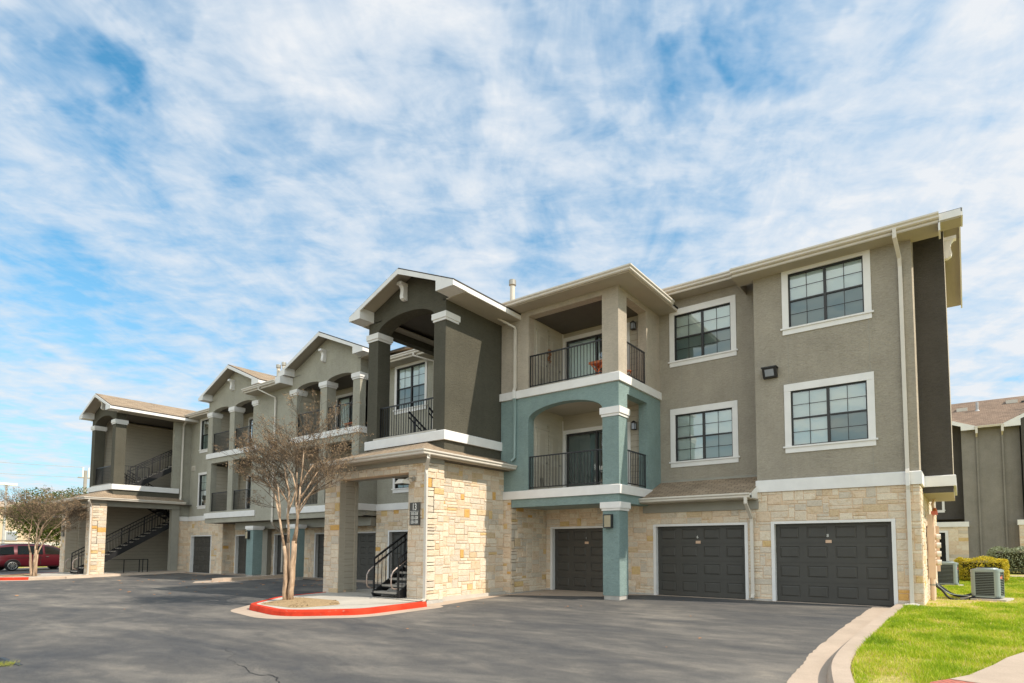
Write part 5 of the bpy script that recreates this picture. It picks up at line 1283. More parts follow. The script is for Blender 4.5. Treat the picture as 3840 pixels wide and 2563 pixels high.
# a wandering crack in the asphalt
b = MB(); rg = random.Random(2)
def crack(x0, y0, x1, y1, n, w):
    pts = []
    for i in range(n + 1):
        u = i / n; pts.append((x0 + (x1 - x0) * u + rg.gauss(0, .012) + .05 * math.sin(u * 9 + x0), y0 + (y1 - y0) * u + rg.gauss(0, .014) + .06 * math.sin(u * 14 + y0), w * rg.uniform(.4, 1.3) * min(1, 5 * u + .2)))
    for i in range(n):
        a, c = pts[i], pts[i + 1]; d = Vector((c[0] - a[0], c[1] - a[1], 0)).normalized(); q = (-d.y, d.x)
        b.poly([Z(a[0] - q[0] * a[2], a[1] - q[1] * a[2], .003), Z(c[0] - q[0] * c[2], c[1] - q[1] * c[2], .003), Z(c[0] + q[0] * c[2], c[1] + q[1] * c[2], .003), Z(a[0] + q[0] * a[2], a[1] + q[1] * a[2], .003)], 'rubber')
crack(-7.9, -12.36, -5.6, -12.6, 30, .009); crack(-9.6, -11.6, -7.9, -12.36, 20, .003); 
tag(b.build('asphalt_crack', None), kind='structure')
# fallen leaves
b = MB(); rg = random.Random(8)
for i in range(150):
    if i < 110: x, y = rg.uniform(-37, -17), -abs(rg.gauss(0, 3.2)) - .7
    else: x, y = rg.uniform(-26, -3), rg.uniform(-9, -1)
    z = .018 * y + .006; d = rg.uniform(.03, .07) * (1.2 if x < -20 else .7); a = rg.uniform(0, 6.28); ca, sa = math.cos(a), math.sin(a)
    Q = [(-1, 0, 0), (-.3, -.55, .25), (.5, -.4, .1), (1, 0, .3), (.4, .5, .2), (-.4, .45, .35)]
    b.poly([(x + (q[0] * ca - q[1] * sa) * d, y + (q[0] * sa + q[1] * ca) * d, z + q[2] * d) for q in Q], 'fall_leaf')
tag(b.build('leaf_litter', None), 'orange brown dead leaves scattered over the asphalt', 'leaves', kind='stuff')
# storm drain with weeds at the left edge
t = empty('storm_drain', (-11.1, -14.3, -.26), 0, 'dark slotted drain grate with a tuft of weeds in the asphalt', 'drain'); b = MB()
for i in range(9): b.box(-11.5 + i * .1, -11.45 + i * .1, -14.55, -14.1, -.262, -.248, 'black_metal')
b.box(-11.56, -10.54, -14.6, -14.55, -.262, -.247, 'black_metal'); b.box(-11.56, -10.54, -14.1, -14.05, -.262, -.247, 'black_metal'); b.build('grate', t)
b = MB()
for i in range(160):
    x, y = -10.75 + rg.gauss(0, .12), -14.2 + rg.gauss(0, .08); a = rg.uniform(0, 6.28); h = rg.uniform(.02, .06); b.poly([(x - .008, y, -.25), (x + .008, y, -.25), (x + math.cos(a) * h, y + math.sin(a) * h, -.25 + h)], 'grass_blade', rg.uniform(.5, .9))
b.build('weeds', t)

# ================================================================== TREES AND HEDGES
def bare_tree(loc, seed, H, spread, label, stems=4, name='crepe_myrtle', base_h=.5, lean=(0, 0)):
    rg = random.Random(seed); t = empty(name, loc, 0, label, 'tree', 'bare crepe myrtles in the kerb islands'); tr = MB(); cr = MB()
    def grow(p, d, L_, r, lev):
        n = 4 if lev < 2 else 3; r = max(r, .0036 if lev >= 4 else .0055 if lev == 3 else 0); pts = [p]; rr_ = [r]; q = p.copy(); dd = d.copy()
        for i in range(n):
            dd = (dd + Vector((rg.gauss(0, .085), rg.gauss(0, .085), rg.gauss(.035, .04)))).normalized()
            q = q + dd * L_ / n; pts.append(q.copy()); rr_.append(r * (1 - .36 * (i + 1) / n))
        (tr if lev < 2 else cr).tube(pts, rr_, 'bark' if lev < 2 else 'twig', 7 if lev < 2 else (4 if lev < 4 else 3), tone=rg.uniform(.2, .7), caps=(lev < 2))
        if lev >= 5:
            if rg.random() < .75:   # seed heads
                for _ in range(rg.randint(4, 8)):
                    c = q + Vector((rg.gauss(0, .035), rg.gauss(0, .035), rg.gauss(0, .03))); s_ = rg.uniform(.010, .020)
                    cr.poly([c + Vector((s_, 0, 0)), c + Vector((-s_ * .5, s_, 0)), c + Vector((-s_ * .3, -s_ * .5, s_ * 1.4))], 'twig', rg.uniform(.5, 1)); cr.poly([c + Vector((0, s_, 0)), c + Vector((0, -s_, s_ * .4)), c + Vector((s_ * .4, 0, -s_ * 1.3))], 'twig', rg.uniform(.3, .9))
            return
        k = {0: 4, 1: 4, 2: 4, 3: 3, 4: 3}[lev]
        for c in range(k):
            i = n if c == 0 else rg.randint(max(1, n - 2 - (lev > 1)), n); base = pts[i]; ax = rg.uniform(0, 6.28)
            side = Vector((math.cos(ax), math.sin(ax), rg.uniform(-.1, .35))); sp = rg.uniform(.30, .62) if lev < 1 else rg.uniform(.40, .9)
            if c == 0: sp *= .45
            out = Vector((base.x, base.y, 0)); out = out.normalized() if out.length > .05 else side
            nd = (dd * (1 - sp * .4) + side * sp * spread + out * .18 * spread + Vector((lean[0], lean[1], .08))).normalized()
            grow(base, nd, L_ * rg.uniform(.60, .80) * (.86 if lev == 0 else 1), rr_[i] * (rg.uniform(.62, .80) if c else .88), lev + 1)
    for s_ in range(stems):
        a = s_ * 6.28 / stems + rg.uniform(-.4, .4); p = Vector((math.cos(a) * .07, math.sin(a) * .07, -.05)); ln = rg.uniform(.04, .09)
        mid = p + Vector((math.cos(a) * ln * base_h * .9, math.sin(a) * ln * base_h * .9, base_h + rg.uniform(-.1, .25)))
        pts = [p + (mid - p) * k / 5 + Vector((rg.gauss(0, .014), rg.gauss(0, .014), 0)) for k in range(6)]; r0 = rg.uniform(.044, .058) * H / 5
        tr.tube(pts, [r0 * (1.25 - .45 * k / 5) for k in range(6)], 'bark', 9)
        grow(pts[-1], (mid - p).normalized() + Vector((math.cos(a), math.sin(a), 0)) * .16 * spread, H * .285, r0 * .66, 0)
    o = tr.build('trunk', None, smooth=True); o.parent = t; o = cr.build('crown', None, recalc=False); o.parent = t; return t
bare_tree(Z(-14.42, -7.72, .15), 33, 5.3, 1.15, 'bare multi-stemmed tree in the red-kerbed island beside the near stair porch', 4, base_h=1.5, lean=(-.17, -.05))
bare_tree(Z(-37.9, -7.6, .15), 5, 4.9, 1.35, 'bare multi-stemmed tree in the far red-kerbed island in front of the red van', 4, base_h=1.2)
bare_tree(Z(-49.5, -12.6, .0), 9, 5.2, 1.1, 'bare tree whose branches reach in at the left edge of the view', 3, base_h=1.2)

def leafball(t, cx, cy, cz, rx, ry, rz, n, size, mat, rg, name='foliage', box=False, core=None):
    b = MB()
    clumps = [(rg.uniform(-1, 1), rg.uniform(-1, 1), rg.uniform(-1, 1), rg.uniform(.25, .5)) for _ in range(40)]
    clumps = [c for c in clumps if c[0] ** 2 + c[1] ** 2 + c[2] ** 2 < 1.0 or box]
    for _ in range(n):
        if box:
            f = rg.randrange(6); q = [rg.uniform(-1, 1) for _ in range(3)]; ax = f // 2; q[ax] = (1 if f % 2 else -1) * rg.uniform(.78, 1.04)
            q = [max(-1.05, min(1.05, v)) for v in q]; rn = (sum(abs(v) ** 6 for v in q)) ** (1 / 6); q = [v / max(1, rn) for v in q]; tn = rg.uniform(.1, 1)
        else:
            c = rg.choice(clumps); u = Vector((rg.gauss(0, 1), rg.gauss(0, 1), rg.gauss(0, 1))).normalized() * rg.random() ** .4 * c[3]; q = [c[0] * .72 + u.x, c[1] * .72 + u.y, c[2] * .72 + u.z]; tn = rg.uniform(0, 1)
        p = Vector((cx + q[0] * rx, cy + q[1] * ry, cz + q[2] * rz)); s_ = size * rg.uniform(.6, 1.4)
        if box: p = p + Vector((.06 * math.sin(p.y * 9), .05 * math.sin(p.x * 7), (.05 * math.sin(p.x * 6 + 1) + .05 * math.sin(p.y * 11)) * (p.z > cz)))
        u = Vector((rg.gauss(0, 1), rg.gauss(0, 1), rg.gauss(0, 1))).normalized(); w = u.cross(Vector((rg.gauss(0, 1), rg.gauss(0, 1), rg.gauss(0, 1)))).normalized()
        b.poly([p - u * s_, p + w * s_ * .45, p + u * s_, p - w * s_ * .45], mat, tn)
    o = b.build(name, None, recalc=False); o.parent = t
    return o
rg = random.Random(12)
def hedge(loc, sx, sy, h, mat, label, n, size, name='hedge'):
    t = empty(name, loc, 0, label, 'hedge'); leafball(t, 0, 0, h * .55, sx / 2, sy / 2, h * .47, n, size, mat, rg, box=True)
    b = MB()
    for _ in range(40):
        x, y = rg.uniform(-sx / 2, sx / 2) * .8, rg.uniform(-sy / 2, sy / 2) * .8; b.tube([(x * .7, y * .7, -.1), (x, y, h * .5), (x + rg.uniform(-.1, .1), y, h * .9)], [.012, .009, .003], 'twig', 4, tone=.3)
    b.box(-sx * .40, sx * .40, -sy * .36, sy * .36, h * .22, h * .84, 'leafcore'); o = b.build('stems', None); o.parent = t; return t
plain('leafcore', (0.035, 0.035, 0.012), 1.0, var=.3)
hedge((1.42, 13.3, .03), 1.75, 1.3, 1.0, 'leaf_yellow', 'yellow leaved hedge behind the condenser units', 9000, .035)
hedge((3.2, 20.6, .2), 2.6, 1.6, 1.25, 'leaf_sage', 'grey green clipped hedge before the dark neighbouring wall', 9000, .045)
# dense green tree behind the far stair porch
t = empty('evergreen_tree', (-60.0, -.6, .1), 0, 'dense olive green tree behind the far stair porch', 'tree'); tr = MB(); tr.tube([(0, 0, -.2), (.1, .1, 1.2), (0, .2, 2.6)], [.22, .17, .12], 'bark', 8)
for i in range(9): a = i * .7; tr.tube([(0, .2, 1.8 + i * .12), (math.cos(a) * 1.3, math.sin(a) * 1.6, 3.2 + i * .15), (math.cos(a) * 2.0, math.sin(a) * 2.6, 4 + i * .2)], [.08, .05, .015], 'bark', 5)
o = tr.build('trunk', None, smooth=True); o.parent = t
leafball(t, 0, 0.4, 4.0, 3.0, 4.2, 2.4, 26000, .085, 'leaf_green', rg, 'crown')

# ================================================================== VAN
def van():
    t = empty('minivan', (-50.3, -4.9, -.09), 0, 'dark red minivan parked beyond the far stair porch', 'minivan')
    # local: +Y forward, +X right side facing the camera; length 5.1
    prof = [(-2.55, .55, .55, 1.0), (-2.5, .35, .55, 1.15), (-2.3, .28, 1.02, 1.62), (-1.6, .25, 1.05, 1.76), (-.6, .24, 1.05, 1.78), (.4, .24, 1.04, 1.75), (1.0, .24, 1.02, 1.60), (1.55, .25, 1.0, 1.33), (1.9, .27, .98, 1.08), (2.25, .33, .86, .92), (2.5, .40, .66, .72), (2.58, .48, .55, .58)]
    b = MB(); rings = []
    for (y, zb, zl, zt) in prof:
        e = 1 - max(0, abs(y) - 1.9) * .30; hw = .97 * e; zl = min(zl, zt - .02); tw = .74 * e if zt > 1.2 else .88 * e
        rings.append([(-hw * .92, y, zb), (-hw, y, zb + .12), (-hw * 1.0, y, (zb + zl) / 2 + .1), (-hw * .965, y, zl), (-tw, y, zt - .07), (-tw * .8, y, zt), (tw * .8, y, zt), (tw, y, zt - .07), (hw * .965, y, zl), (hw, y, (zb + zl) / 2 + .1), (hw, y, zb + .12), (hw * .92, y, zb)])
    for i in range(len(rings) - 1):
        for k in range(12): j = (k + 1) % 12; b.poly([rings[i][k], rings[i][j], rings[i + 1][j], rings[i + 1][k]], 'car_red')
    b.poly(rings[0], 'car_red'); b.poly(rings[-1], 'car_red')
    me = b.build('body', None); me.parent = t
    bm = bmesh.new(); bm.from_mesh(me.data); bmesh.ops.remove_doubles(bm, verts=bm.verts, dist=.001); bmesh.ops.recalc_face_normals(bm, faces=bm.faces); bm.to_mesh(me.data); bm.free(); me.data.polygons.foreach_set('use_smooth', [True] * len(me.data.polygons))
    for sx in (1, -1):
        b = MB()
        for pts, m in (([(-2.2, 1.08), (-1.42, 1.09), (-1.42, 1.62), (-2.12, 1.55)], 'car_glass'), ([(-1.25, 1.09), (.12, 1.09), (.12, 1.66), (-1.2, 1.66)], 'car_glass'), ([(.25, 1.09), (1.38, 1.07), (1.15, 1.40), (.72, 1.60), (.25, 1.66)], 'car_window'), ([(1.45, 1.06), (1.75, 1.03), (1.5, 1.24)], 'car_window')):
            q = []
            for y, z in pts:
                k = (z - 1.05) / .72; q.append((sx * (.962 - k * .235 + .006), y, z))
            b.poly(q, m)
        o = b.build('side_window', None); o.parent = t
        b = MB(); b.box(sx * .99 - .005, sx * .99 + .005, -.02, .0, .4, 1.0, 'rubber'); b.box(sx * .985 - .01, sx * .985 + .01, -1.75, .1, .86, .875, 'rubber'); o = b.build('door_seam', None); o.parent = t
        b = MB()
        for y in (-.25, .35): b.box(sx * .985 - .02, sx * .985 + .02, y - .09, y + .09, .90, .93, 'car_chrome')
        o = b.build('door_handle', None); o.parent = t
        b = MB(); b.box(sx * 1.08 - .1, sx * 1.08 + .1, 1.2, 1.36, 1.05, 1.22, 'car_red'); o = b.build('mirror', None); o.parent = t
        for y in (-1.5, 1.5):
            b = MB(); X = sx * .86; b.tube([(X - .11, y, .34), (X + .11, y, .34)], .34, 'rubber', 28); w = b.build('wheel', None); w.parent = t
            b = MB(); X2 = X + sx * .112; b.tube([(X2 - .004 * sx, y, .34), (X2, y, .34)], .25, 'rubber', 28)
            for k in range(10):
                a = k * math.pi / 5; b.bar((X2 + .008 * sx, y + .04 * math.cos(a), .34 + .04 * math.sin(a)), (X2 + .008 * sx, y + .23 * math.cos(a + .05), .34 + .23 * math.sin(a + .05)), .02, .035, 'alloy')
            b.tube([(X2 + .006 * sx, y + .235 * math.cos(q * math.pi / 14), .34 + .235 * math.sin(q * math.pi / 14)) for q in range(29)], .014, 'alloy', 5, caps=False); b.tube([(X2, y, .34), (X2 + .02 * sx, y, .34)], .05, 'alloy', 12)
            r_ = b.build('rim', None); r_.parent = w
        b = MB(); b.tube([(sx * .885, y, .34) for y in (0, .001)], .01, 'rubber', 4)
        for y in (-1.5, 1.5):
            pts = [(sx * .985, y + .40 * math.cos(q * math.pi / 12), .34 + .40 * math.sin(q * math.pi / 12)) for q in range(13)]; b.tube(pts, .035, 'rubber', 6)
        o = b.build('wheel_arch', None); o.parent = t
    b = MB(); b.box(-.66, -.62, -1.9, .3, 1.77, 1.81, 'car_glass'); b.box(.62, .66, -1.9, .3, 1.77, 1.81, 'car_glass'); o = b.build('roof_rail', None); o.parent = t
    b = MB(); b.hexa([(-.85, 2.3, .62), (.85, 2.3, .62), (.8, 2.56, .6), (-.8, 2.56, .6), (-.85, 2.25, .78), (.85, 2.25, .78), (.8, 2.5, .73), (-.8, 2.5, .73)], 'car_chrome'); o = b.build('headlight', None); o.parent = t
    t.rotation_euler = (0, 0, R(9)); return t
vn = van(); vn.location = (-51.95, -4.35, -.08)

# ================================================================== BACKGROUND
# chain-link fence
t = empty('chain_link_fence', (-62, 0, .3), 0, 'grey chain-link fence with a dark top rail behind the red van', 'fence')
b = MB(); b.poly([(-62, -30, -.2), (-62, 22, .2), (-62, 22, 2.05), (-62, -30, 2.02)], 'chain_link'); b.build('mesh_panel', t)
b = MB(); b.tube([(-62, -30, 2.03), (-62, 22, 2.06)], .03, 'pole_grey', 6); b.build('top_rail', t)
for i in range(18):
    y = -29 + i * 3; b = MB(); b.tube([(-62, y, -.1), (-62, y, 2.1)], .04, 'pole_grey', 6); b.build('post', t)
# long tan warehouse
t = empty('warehouse', (-112, 0, 1.5), 0, 'long low tan building beyond the chain-link fence', 'building')
b = MB(); b.box(-130, -112, -30, 40, 1.0, 7.4, 'far_tan'); b.build('wall', t)
b = MB(); b.poly([(-111.5, -31, 7.3), (-111.5, 41, 7.3), (-121, 41, 8.6), (-121, -31, 8.6)], 'far_tan'); b.poly([(-130.5, -31, 7.3), (-130.5, 41, 7.3), (-121, 41, 8.6), (-121, -31, 8.6)], 'far_tan'); b.build('roof', t)
for y in (1.5, 4.0, 6.3):
    b = MB(); b.box(-111.98, -111.9, y, y + 1.4, 2.4, 3.9, 'far_white'); w = b.build('window', t); b = MB(); b.box(-111.9, -111.86, y + .15, y + 1.25, 2.55, 3.75, 'lens_glass'); b.build('pane', w)
b = MB(); b.box(-104.3, -104, -30, 40, .8, 2.2, 'far_white'); tag(b.build('garden_wall', None), 'long low white wall in front of the tan building', 'wall')
t = empty('light_pole', (-75, -1.3, .6), 0, 'tall grey parking light pole with a flat white head at the left edge', 'light pole'); b = MB(); b.tube([(-75, -1.3, .4), (-75, -1.3, 7.55)], [.12, .08], 'pole_grey', 10); b.build('pole', t); b = MB(); b.box(-75.2, -74.8, -2.05, -.55, 7.5, 7.72, 'letter_white'); b.build('lamp_head', t)
t = empty('utility_pole', (-90, 9.06, 1.0), 0, 'weathered utility pole carrying wires behind the far stair porch', 'utility pole'); b = MB(); b.tube([(-90, 9.06, .5), (-90, 9.06, 11.2)], [.26, .17], 'wood_pole', 8); b.build('pole', t)
b = MB(); b.box(-90.05, -89.95, 8.3, 9.8, 10.2, 10.35, 'wood_pole'); [b.tube([(-90, y, 10.35), (-90, y, 11.6)], .09, 'letter_white', 8) for y in (8.8, 9.4)]; b.build('crossarm', t)
for i, (z, lab) in enumerate(((11.6, 'uppermost pale overhead wire running left from the utility pole'), (10.3, 'lower pale overhead wire running left from the utility pole'))):
    b = MB(); P_ = []
    for k in range(25): u = k / 24; P_.append((-90 - 1 * u, 8.8 - 60 * u, z - 1.6 * 4 * u * (1 - u) * .5 + u * .6)); 
    b.tube(P_, .022, 'pole_grey', 4); tag(b.build('overhead_wire', None), lab, 'wire', 'overhead wires')

# neighbouring block on the right
t = empty('neighbouring_building', (3, 36, .6), 0, 'dark grey stucco apartment block with a brown shingle roof behind the lawn', 'building')
def np_(mb, n, **k): return mb.build(n, t, **k)
FN = Fr('y', 34.0); FD = Fr('y', 34.9)
b = MB(); b.fbox(FN, 1.05, 4.36, .3, 10.05, 0, .3, 'stucco_slate'); np_(b, 'wall')
b = MB(); b.fbox(FD, -6.0, 1.05, 3.6, 10.6, 0, .3, 'stucco_charcoal'); b.fbox(Fr('y', 33.4), 4.36, 16, 3.6, 10.6, 0, .3, 'stucco_charcoal'); b.box(4.36, 4.4, 33.4, 34.4, 3.6, 10.2, 'stucco_charcoal')
b.box(-6, 16, 46, 46.3, .3, 10, 'stucco_charcoal'); b.box(15.7, 16, 33.4, 46, .3, 10, 'stucco_charcoal'); b.box(-6, -5.7, 35, 46, .3, 10, 'stucco_charcoal')
np_(b, 'wall', label='charcoal stucco either side of the central bay')
stone_panel(Fr('y', 33.9), -5.0, 1.22, .5, 3.0, [(-1.0, .05, .4, 2.75)], t, seed=51, cell=(.14, .13)); stone_panel(Fr('y', 33.3), 4.05, 9, .5, 3.05, [], t, seed=52, cell=(.14, .13))
b = MB(); b.fbox(Fr('y', 33.9), -5, 1.30, 3.0, 3.36, -.08, .3, 'white_trim'); b.fbox(Fr('y', 33.3), 3.97, 9, 3.05, 3.4, -.08, .3, 'white_trim'); np_(b, 'trim_band')
b = MB(); FW = Fr('y', 33.9); b.fbox(FW, -.14, .05, .5, 2.75, -.04, .1, 'white_trim'); b.fbox(FW, -1.0, -.85, .5, 2.75, -.04, .1, 'white_trim'); b.fbox(FW, -.85, -.14, 2.6, 2.75, -.04, .1, 'white_trim'); w = np_(b, 'window')
b = MB(); b.fbox(FW, -.85, -.14, .5, 2.6, .05, .1, 'car_glass'); b.build('pane', w)
window(FD, -1.6, -.28, 4.3, 6.2, t, 'LLDD', trim=.16, label='upper window mostly hidden by the end wall')
b = MB(); v0, v1 = 10.05, 13.25
slab(b, [(1.9, 33.5, 10.08), (3.45, 33.5, 10.08), (6.2, 40, 13.2), (-1.5, 40, 13.2)], 0, .08, top='shingles_brown', hidden=(2,))
slab(b, [(-6, 33.9, 12.2), (1.9, 33.5, 10.08), (-1.5, 40, 13.2), (-6, 40, 13.2)], 0, .08, top='shingles_brown', hidden=(1, 2))
slab(b, [(3.45, 33.5, 10.08), (12, 32.8, 14.2), (12, 40, 14.4), (6.2, 40, 13.2)], 0, .08, top='shingles_brown', hidden=(2,))
slab(b, [(12, 46.5, 10.0), (-6, 46.5, 10.0), (-6, 40, 13.2), (12, 40, 13.2)], 0, .08, top='shingles_brown', hidden=(2,))
rf = np_(b, 'roof')
b = MB()
b.prism([(.2, 33.45, 10.75), (1.9, 33.45, 10.1), (1.9, 33.45, 9.85), (1.05, 33.45, 9.85), (1.05, 33.45, 10.15), (.2, 33.45, 10.45)], (0, .04, 0), 'white_trim'); b.prism([(3.45, 33.45, 10.1), (12, 32.75, 14.2), (12, 32.75, 13.9), (4.4, 33.35, 10.3), (4.4, 33.35, 9.85), (3.45, 33.45, 9.85)], (0, .04, 0), 'white_trim'); b.build('rake_board', rf)
gt = MB(); gt.sweep([(1.85, 33.5, 10.08), (3.5, 33.5, 10.08)], GUT, 'gutter_paint'); np_(gt, 'gutter')
for x in (1.95, 3.4):
    b = MB(); b.box(x - .07, x + .07, 33.3, 33.6, 9.55, 10.0, 'gutter_paint'); b.box(x - .05, x + .05, 33.87, 33.99, .4, 9.7, 'stucco_slate'); b.bar((x, 33.5, 9.6), (x, 33.93, 9.4), .1, .1, 'gutter_paint'); np_(b, 'downspout')
for x, y, z, k in ((1.2, 37.9, 12.25, 0), (2.15, 37.4, 11.98, 1), (4.3, 38.6, 12.6, 0), (5.1, 36.6, 11.6, 1), (.3, 36.5, 11.5, 2), (5.0, 38.3, 12.4, 2)):
    b = MB()
    if k == 0: b.hexa([(x - .35, y - .3, z - .2), (x + .35, y - .3, z - .2), (x + .35, y + .3, z), (x - .35, y + .3, z), (x - .35, y - .3, z + .06), (x + .35, y - .3, z + .06), (x + .35, y + .3, z + .14), (x - .35, y + .3, z + .14)], 'pipe_paint')
    elif k == 1: b.tube([(x, y, z - .3), (x, y, z - .05), (x, y, z + .02), (x, y, z + .6)], [.28, .16, .09, .09], 'pole_grey', 12)
    else: b.box(x - .15, x + .15, y - .1, y + .1, z - .2, z + .08, 'bronze_frame')
    b.build('roof_vent', rf)

# ================================================================== SKY, SUN, CAMERA
sd = Vector((1.0, .20, .97)).normalized(); elev = math.asin(sd.z); az = math.atan2(sd.x, sd.y)
w = bpy.data.worlds.new('World'); S.world = w; w.use_nodes = True; nt = w.node_tree; bg = nt.nodes['Background']
sky = N(nt, 'ShaderNodeTexSky'); sky.sky_type = 'NISHITA'; sky.sun_disc = False; sky.sun_elevation = elev; sky.sun_rotation = az; sky.air_density = 1.0; sky.dust_density = .6; sky.ozone_density = 2.2; sky.altitude = 200
tc = N(nt, 'ShaderNodeTexCoord'); sx = N(nt, 'ShaderNodeSeparateXYZ'); L(nt, tc.outputs['Generated'], sx.inputs[0])
def math_(op, a, c=None, d=None):
    n = N(nt, 'ShaderNodeMath', operation=op)
    for i, v in enumerate((a, c, d)):
        if v is None: continue
        if hasattr(v, 'is_linked'): L(nt, v, n.inputs[i])
        else: n.inputs[i].default_value = v
    return n.outputs[0]
zz = math_('ADD', math_('MAXIMUM', sx.outputs[2], 0.0), .10)
cb = N(nt, 'ShaderNodeCombineXYZ'); L(nt, math_('DIVIDE', sx.outputs[0], zz), cb.inputs[0]); L(nt, math_('DIVIDE', sx.outputs[1], zz), cb.inputs[1])
def cloudmap(rot, size, loc):   # streaks run along rot, 'size' is the stretch along / across
    m = N(nt, 'ShaderNodeMapping'); m.vector_type = 'TEXTURE'; m.inputs['Rotation'].default_value = (0, 0, R(rot)); m.inputs['Scale'].default_value = size; m.inputs['Location'].default_value = loc; L(nt, cb.outputs[0], m.inputs[0]); return m.outputs[0]
n1 = noise(nt, cloudmap(119, (1.9, 1, 1), (3.1, 1.2, 0)), 1.5, 3, .5, .3)
n2 = noise(nt, cloudmap(119, (1.7, 1, 1), (.4, 7.7, 2)), 4.6, 5, .62, .5)
n3 = noise(nt, cloudmap(35, (1.6, 1, 1), (6.3, 2.2, 5)), 9.0, 5, .62, .3)
cover = math_('ADD', math_('ADD', math_('MULTIPLY', n1.outputs[0], .24), math_('MULTIPLY', n2.outputs[0], .40)), math_('ADD', math_('MULTIPLY', n3.outputs[0], .36), .052))
# thinner openings in the cloud layer, as directions in the sky
HOLES = [(-0.7905, 0.1846, 0.5839, 5.6, 0.62), (-0.8005, 0.2141, 0.5597, 2.88, 0.9), (-0.7422, 0.2494, 0.622, 2.52, 0.9), (-0.8045, 0.2481, 0.5396, 2.63, 0.6), (-0.8261, 0.1619, 0.5398, 2.06, 0.4), (-0.6749, 0.3613, 0.6434, 2.33, 0.3), (-0.4844, 0.5535, 0.6775, 3.75, 1.0), (-0.4533, 0.6196, 0.6408, 3.48, 0.8), (-0.6006, 0.5304, 0.5983, 3.51, 0.6), (-0.5438, 0.5853, 0.6015, 2.68, 0.5), (-0.3802, 0.617, 0.689, 2.48, 0.3), (-0.2172, 0.7374, 0.6395, 4.14, 1.2), (-0.2744, 0.7288, 0.6273, 3.42, 0.9), (-0.3196, 0.6614, 0.6785, 3.72, 0.8), (-0.3233, 0.7367, 0.5939, 3.56, 0.7), (-0.1366, 0.743, 0.6552, 3.92, 0.9), (-0.3667, 0.6875, 0.6268, 2.63, 0.6), (-0.0831, 0.7483, 0.6582, 2.27, 0.5), (-0.734, 0.3855, 0.5592, 3.73, 0.5), (-0.6836, 0.4701, 0.5583, 3.49, 0.5), (-0.427, 0.7422, 0.5166, 3.81, 0.7), (-0.3672, 0.7553, 0.5428, 2.79, 0.5), (-0.299, 0.8219, 0.4848, 3.77, 0.55), (-0.913, 0.2017, 0.3547, 5.73, 0.6), (-0.891, 0.2846, 0.3538, 5.76, 0.5), (-0.7825, 0.4557, 0.4242, 5.02, 0.45), (-0.934, 0.1968, 0.298, 6.15, 0.4), (-0.4976, 0.6921, 0.5229, 3.33, 0.4), (-0.5516, 0.6857, 0.4749, 3.42, 0.35), (-0.0759, 0.8582, 0.5077, 2.52, 0.3), (-0.9094, 0.3143, 0.2723, 5.13, 0.35), (-0.8125, 0.3593, 0.4592, 3.39, 0.3)]
wn = noise(nt, tc.outputs['Generated'], 7.0, 4, .6); wv = N(nt, 'ShaderNodeVectorMath', operation='SUBTRACT'); L(nt, wn.outputs[1], wv.inputs[0]); wv.inputs[1].default_value = (.5, .5, .5)
ws = N(nt, 'ShaderNodeVectorMath', operation='MULTIPLY_ADD'); L(nt, wv.outputs[0], ws.inputs[0]); ws.inputs[1].default_value = (.30, .30, .30); L(nt, tc.outputs['Generated'], ws.inputs[2])
wd = N(nt, 'ShaderNodeVectorMath', operation='NORMALIZE'); L(nt, ws.outputs[0], wd.inputs[0])
for (hx, hy, hz, rad, st) in HOLES:
    dn = N(nt, 'ShaderNodeVectorMath', operation='DOT_PRODUCT'); L(nt, wd.outputs[0], dn.inputs[0]); dn.inputs[1].default_value = (hx, hy, hz)
    mr = N(nt, 'ShaderNodeMapRange'); mr.interpolation_type = 'SMOOTHERSTEP'; L(nt, dn.outputs['Value'], mr.inputs[0]); mr.inputs[1].default_value = math.cos(R(rad)); mr.inputs[2].default_value = 1.0; mr.inputs[3].default_value = 0.0; mr.inputs[4].default_value = st * .075
    cover = math_('SUBTRACT', cover, mr.outputs[0])
dr = N(nt, 'ShaderNodeVectorMath', operation='DOT_PRODUCT'); L(nt, tc.outputs['Generated'], dr.inputs[0]); dr.inputs[1].default_value = (.30, .92, .25)
mr = N(nt, 'ShaderNodeMapRange'); mr.interpolation_type = 'SMOOTHSTEP'; L(nt, dr.outputs['Value'], mr.inputs[0]); mr.inputs[1].default_value = .80; mr.inputs[2].default_value = 1.0; mr.inputs[3].default_value = 0; mr.inputs[4].default_value = .07
cover = math_('ADD', cover, mr.outputs[0])
cr_ = ramp(nt, [(.34, (.08, .08, .08)), (.45, (.50, .50, .50)), (.55, (.82, .82, .82)), (.66, (1, 1, 1))]); L(nt, cover, cr_.inputs[0])
veil = ramp(nt, [(0.0, (.90, .90, .90)), (.12, (.70, .70, .70)), (.36, (.22, .22, .22)), (.6, (0, 0, 0))]); L(nt, math_('ABSOLUTE', sx.outputs[2]), veil.inputs[0])
fac = math_('MAXIMUM', cr_.outputs[0], veil.outputs[0])
cc = ramp(nt, [(.36, (.42, .55, .71)), (.51, (.53, .615, .71)), (.66, (.67, .70, .735))]); L(nt, cover, cc.inputs[0])
skym = N(nt, 'ShaderNodeVectorMath', operation='MULTIPLY'); L(nt, sky.outputs[0], skym.inputs[0]); skym.inputs[1].default_value = (.36, 1.08, 1.14)
SKYK = 0.13
dotn = N(nt, 'ShaderNodeVectorMath', operation='DOT_PRODUCT'); L(nt, tc.outputs['Generated'], dotn.inputs[0]); dotn.inputs[1].default_value = (.35, -.80, .15)  # unseen clouds behind the camera, made brighter and warmer to lift the shaded facade
warm = N(nt, 'ShaderNodeVectorMath', operation='MULTIPLY_ADD'); warm.inputs[1].default_value = (.16, .03, -.16); warm.inputs[2].default_value = (1, 1, 1)
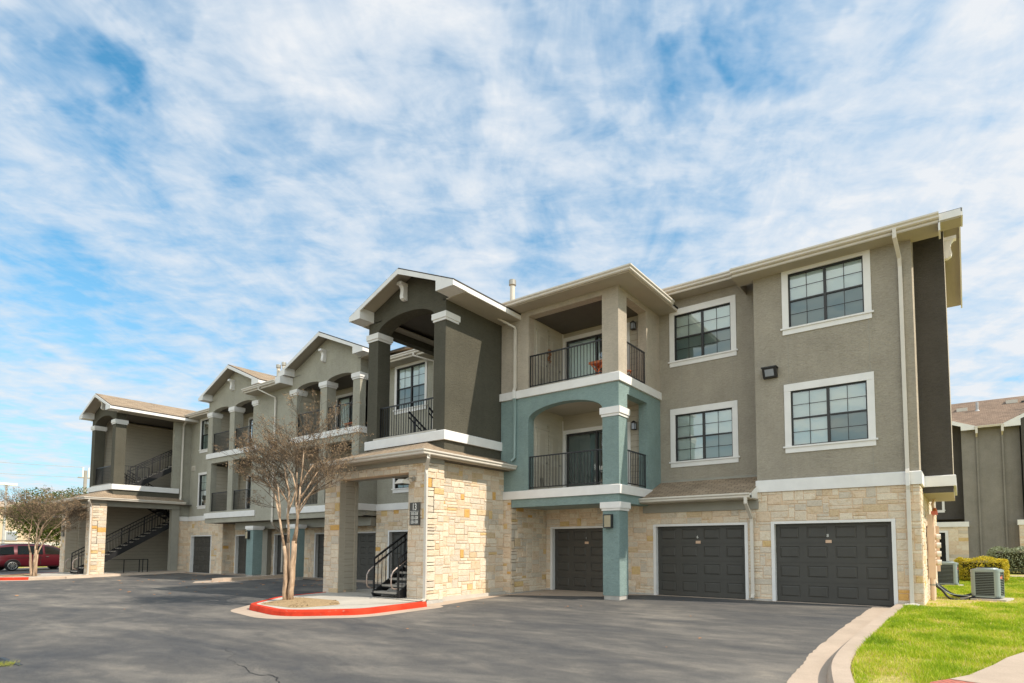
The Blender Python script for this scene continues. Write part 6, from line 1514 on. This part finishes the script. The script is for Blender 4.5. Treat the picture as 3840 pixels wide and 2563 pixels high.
L(nt, math_('MAXIMUM', dotn.outputs['Value'], 0.0), warm.inputs[0])
gain = math_('ADD', 1.0, math_('MULTIPLY', math_('MAXIMUM', dotn.outputs['Value'], 0.0), 1.3))
cs = N(nt, 'ShaderNodeVectorMath', operation='SCALE'); wm = N(nt, 'ShaderNodeVectorMath', operation='MULTIPLY'); L(nt, cc.outputs[0], wm.inputs[0]); L(nt, warm.outputs[0], wm.inputs[1]); L(nt, wm.outputs[0], cs.inputs[0]); L(nt, math_('MULTIPLY', gain, 1.0 / SKYK * .86), cs.inputs['Scale'])
fin = mixc(nt, fac, skym.outputs[0], cs.outputs[0]); L(nt, fin, bg.inputs[0]); bg.inputs[1].default_value = SKYK
sl = bpy.data.lights.new('sun', 'SUN'); sl.energy = 3.6; sl.angle = R(.6); sl.color = (1.0, .90, .76); so = bpy.data.objects.new('sun', sl); COL.objects.link(so); so.rotation_euler = (-sd).to_track_quat('-Z', 'Y').to_euler()

f_, cx_, cy_, yaw, pit, roll = 2171.161, 2090.768, 1919.156, 0.608072, 0.062925, 0.000832
cam = bpy.data.cameras.new('camera'); co = bpy.data.objects.new('camera', cam); COL.objects.link(co); S.camera = co
cam.sensor_fit = 'HORIZONTAL'; cam.sensor_width = 36; cam.lens = f_ / 3840 * 36; cam.clip_end = 3000; cam.clip_start = .05
cam.shift_x = -(cx_ - 1920) / 3840; cam.shift_y = (cy_ - 1281.5) / 3840
fw = Vector((-math.sin(yaw) * math.cos(pit), math.cos(yaw) * math.cos(pit), math.sin(pit))); rt = Vector((math.cos(yaw), math.sin(yaw), 0)); up = rt.cross(fw)
r2 = rt * math.cos(roll) + up * math.sin(roll); u2 = -rt * math.sin(roll) + up * math.cos(roll)
co.matrix_world = Matrix(((r2.x, u2.x, -fw.x, .7825), (r2.y, u2.y, -fw.y, -16.6334), (r2.z, u2.z, -fw.z, 1.4598), (0, 0, 0, 1)))
S.view_settings.view_transform = 'Standard'; S.view_settings.look = 'None'; S.view_settings.exposure = 0.55; S.view_settings.gamma = 1.0
S.render.resolution_x = 1024; S.render.resolution_y = 683
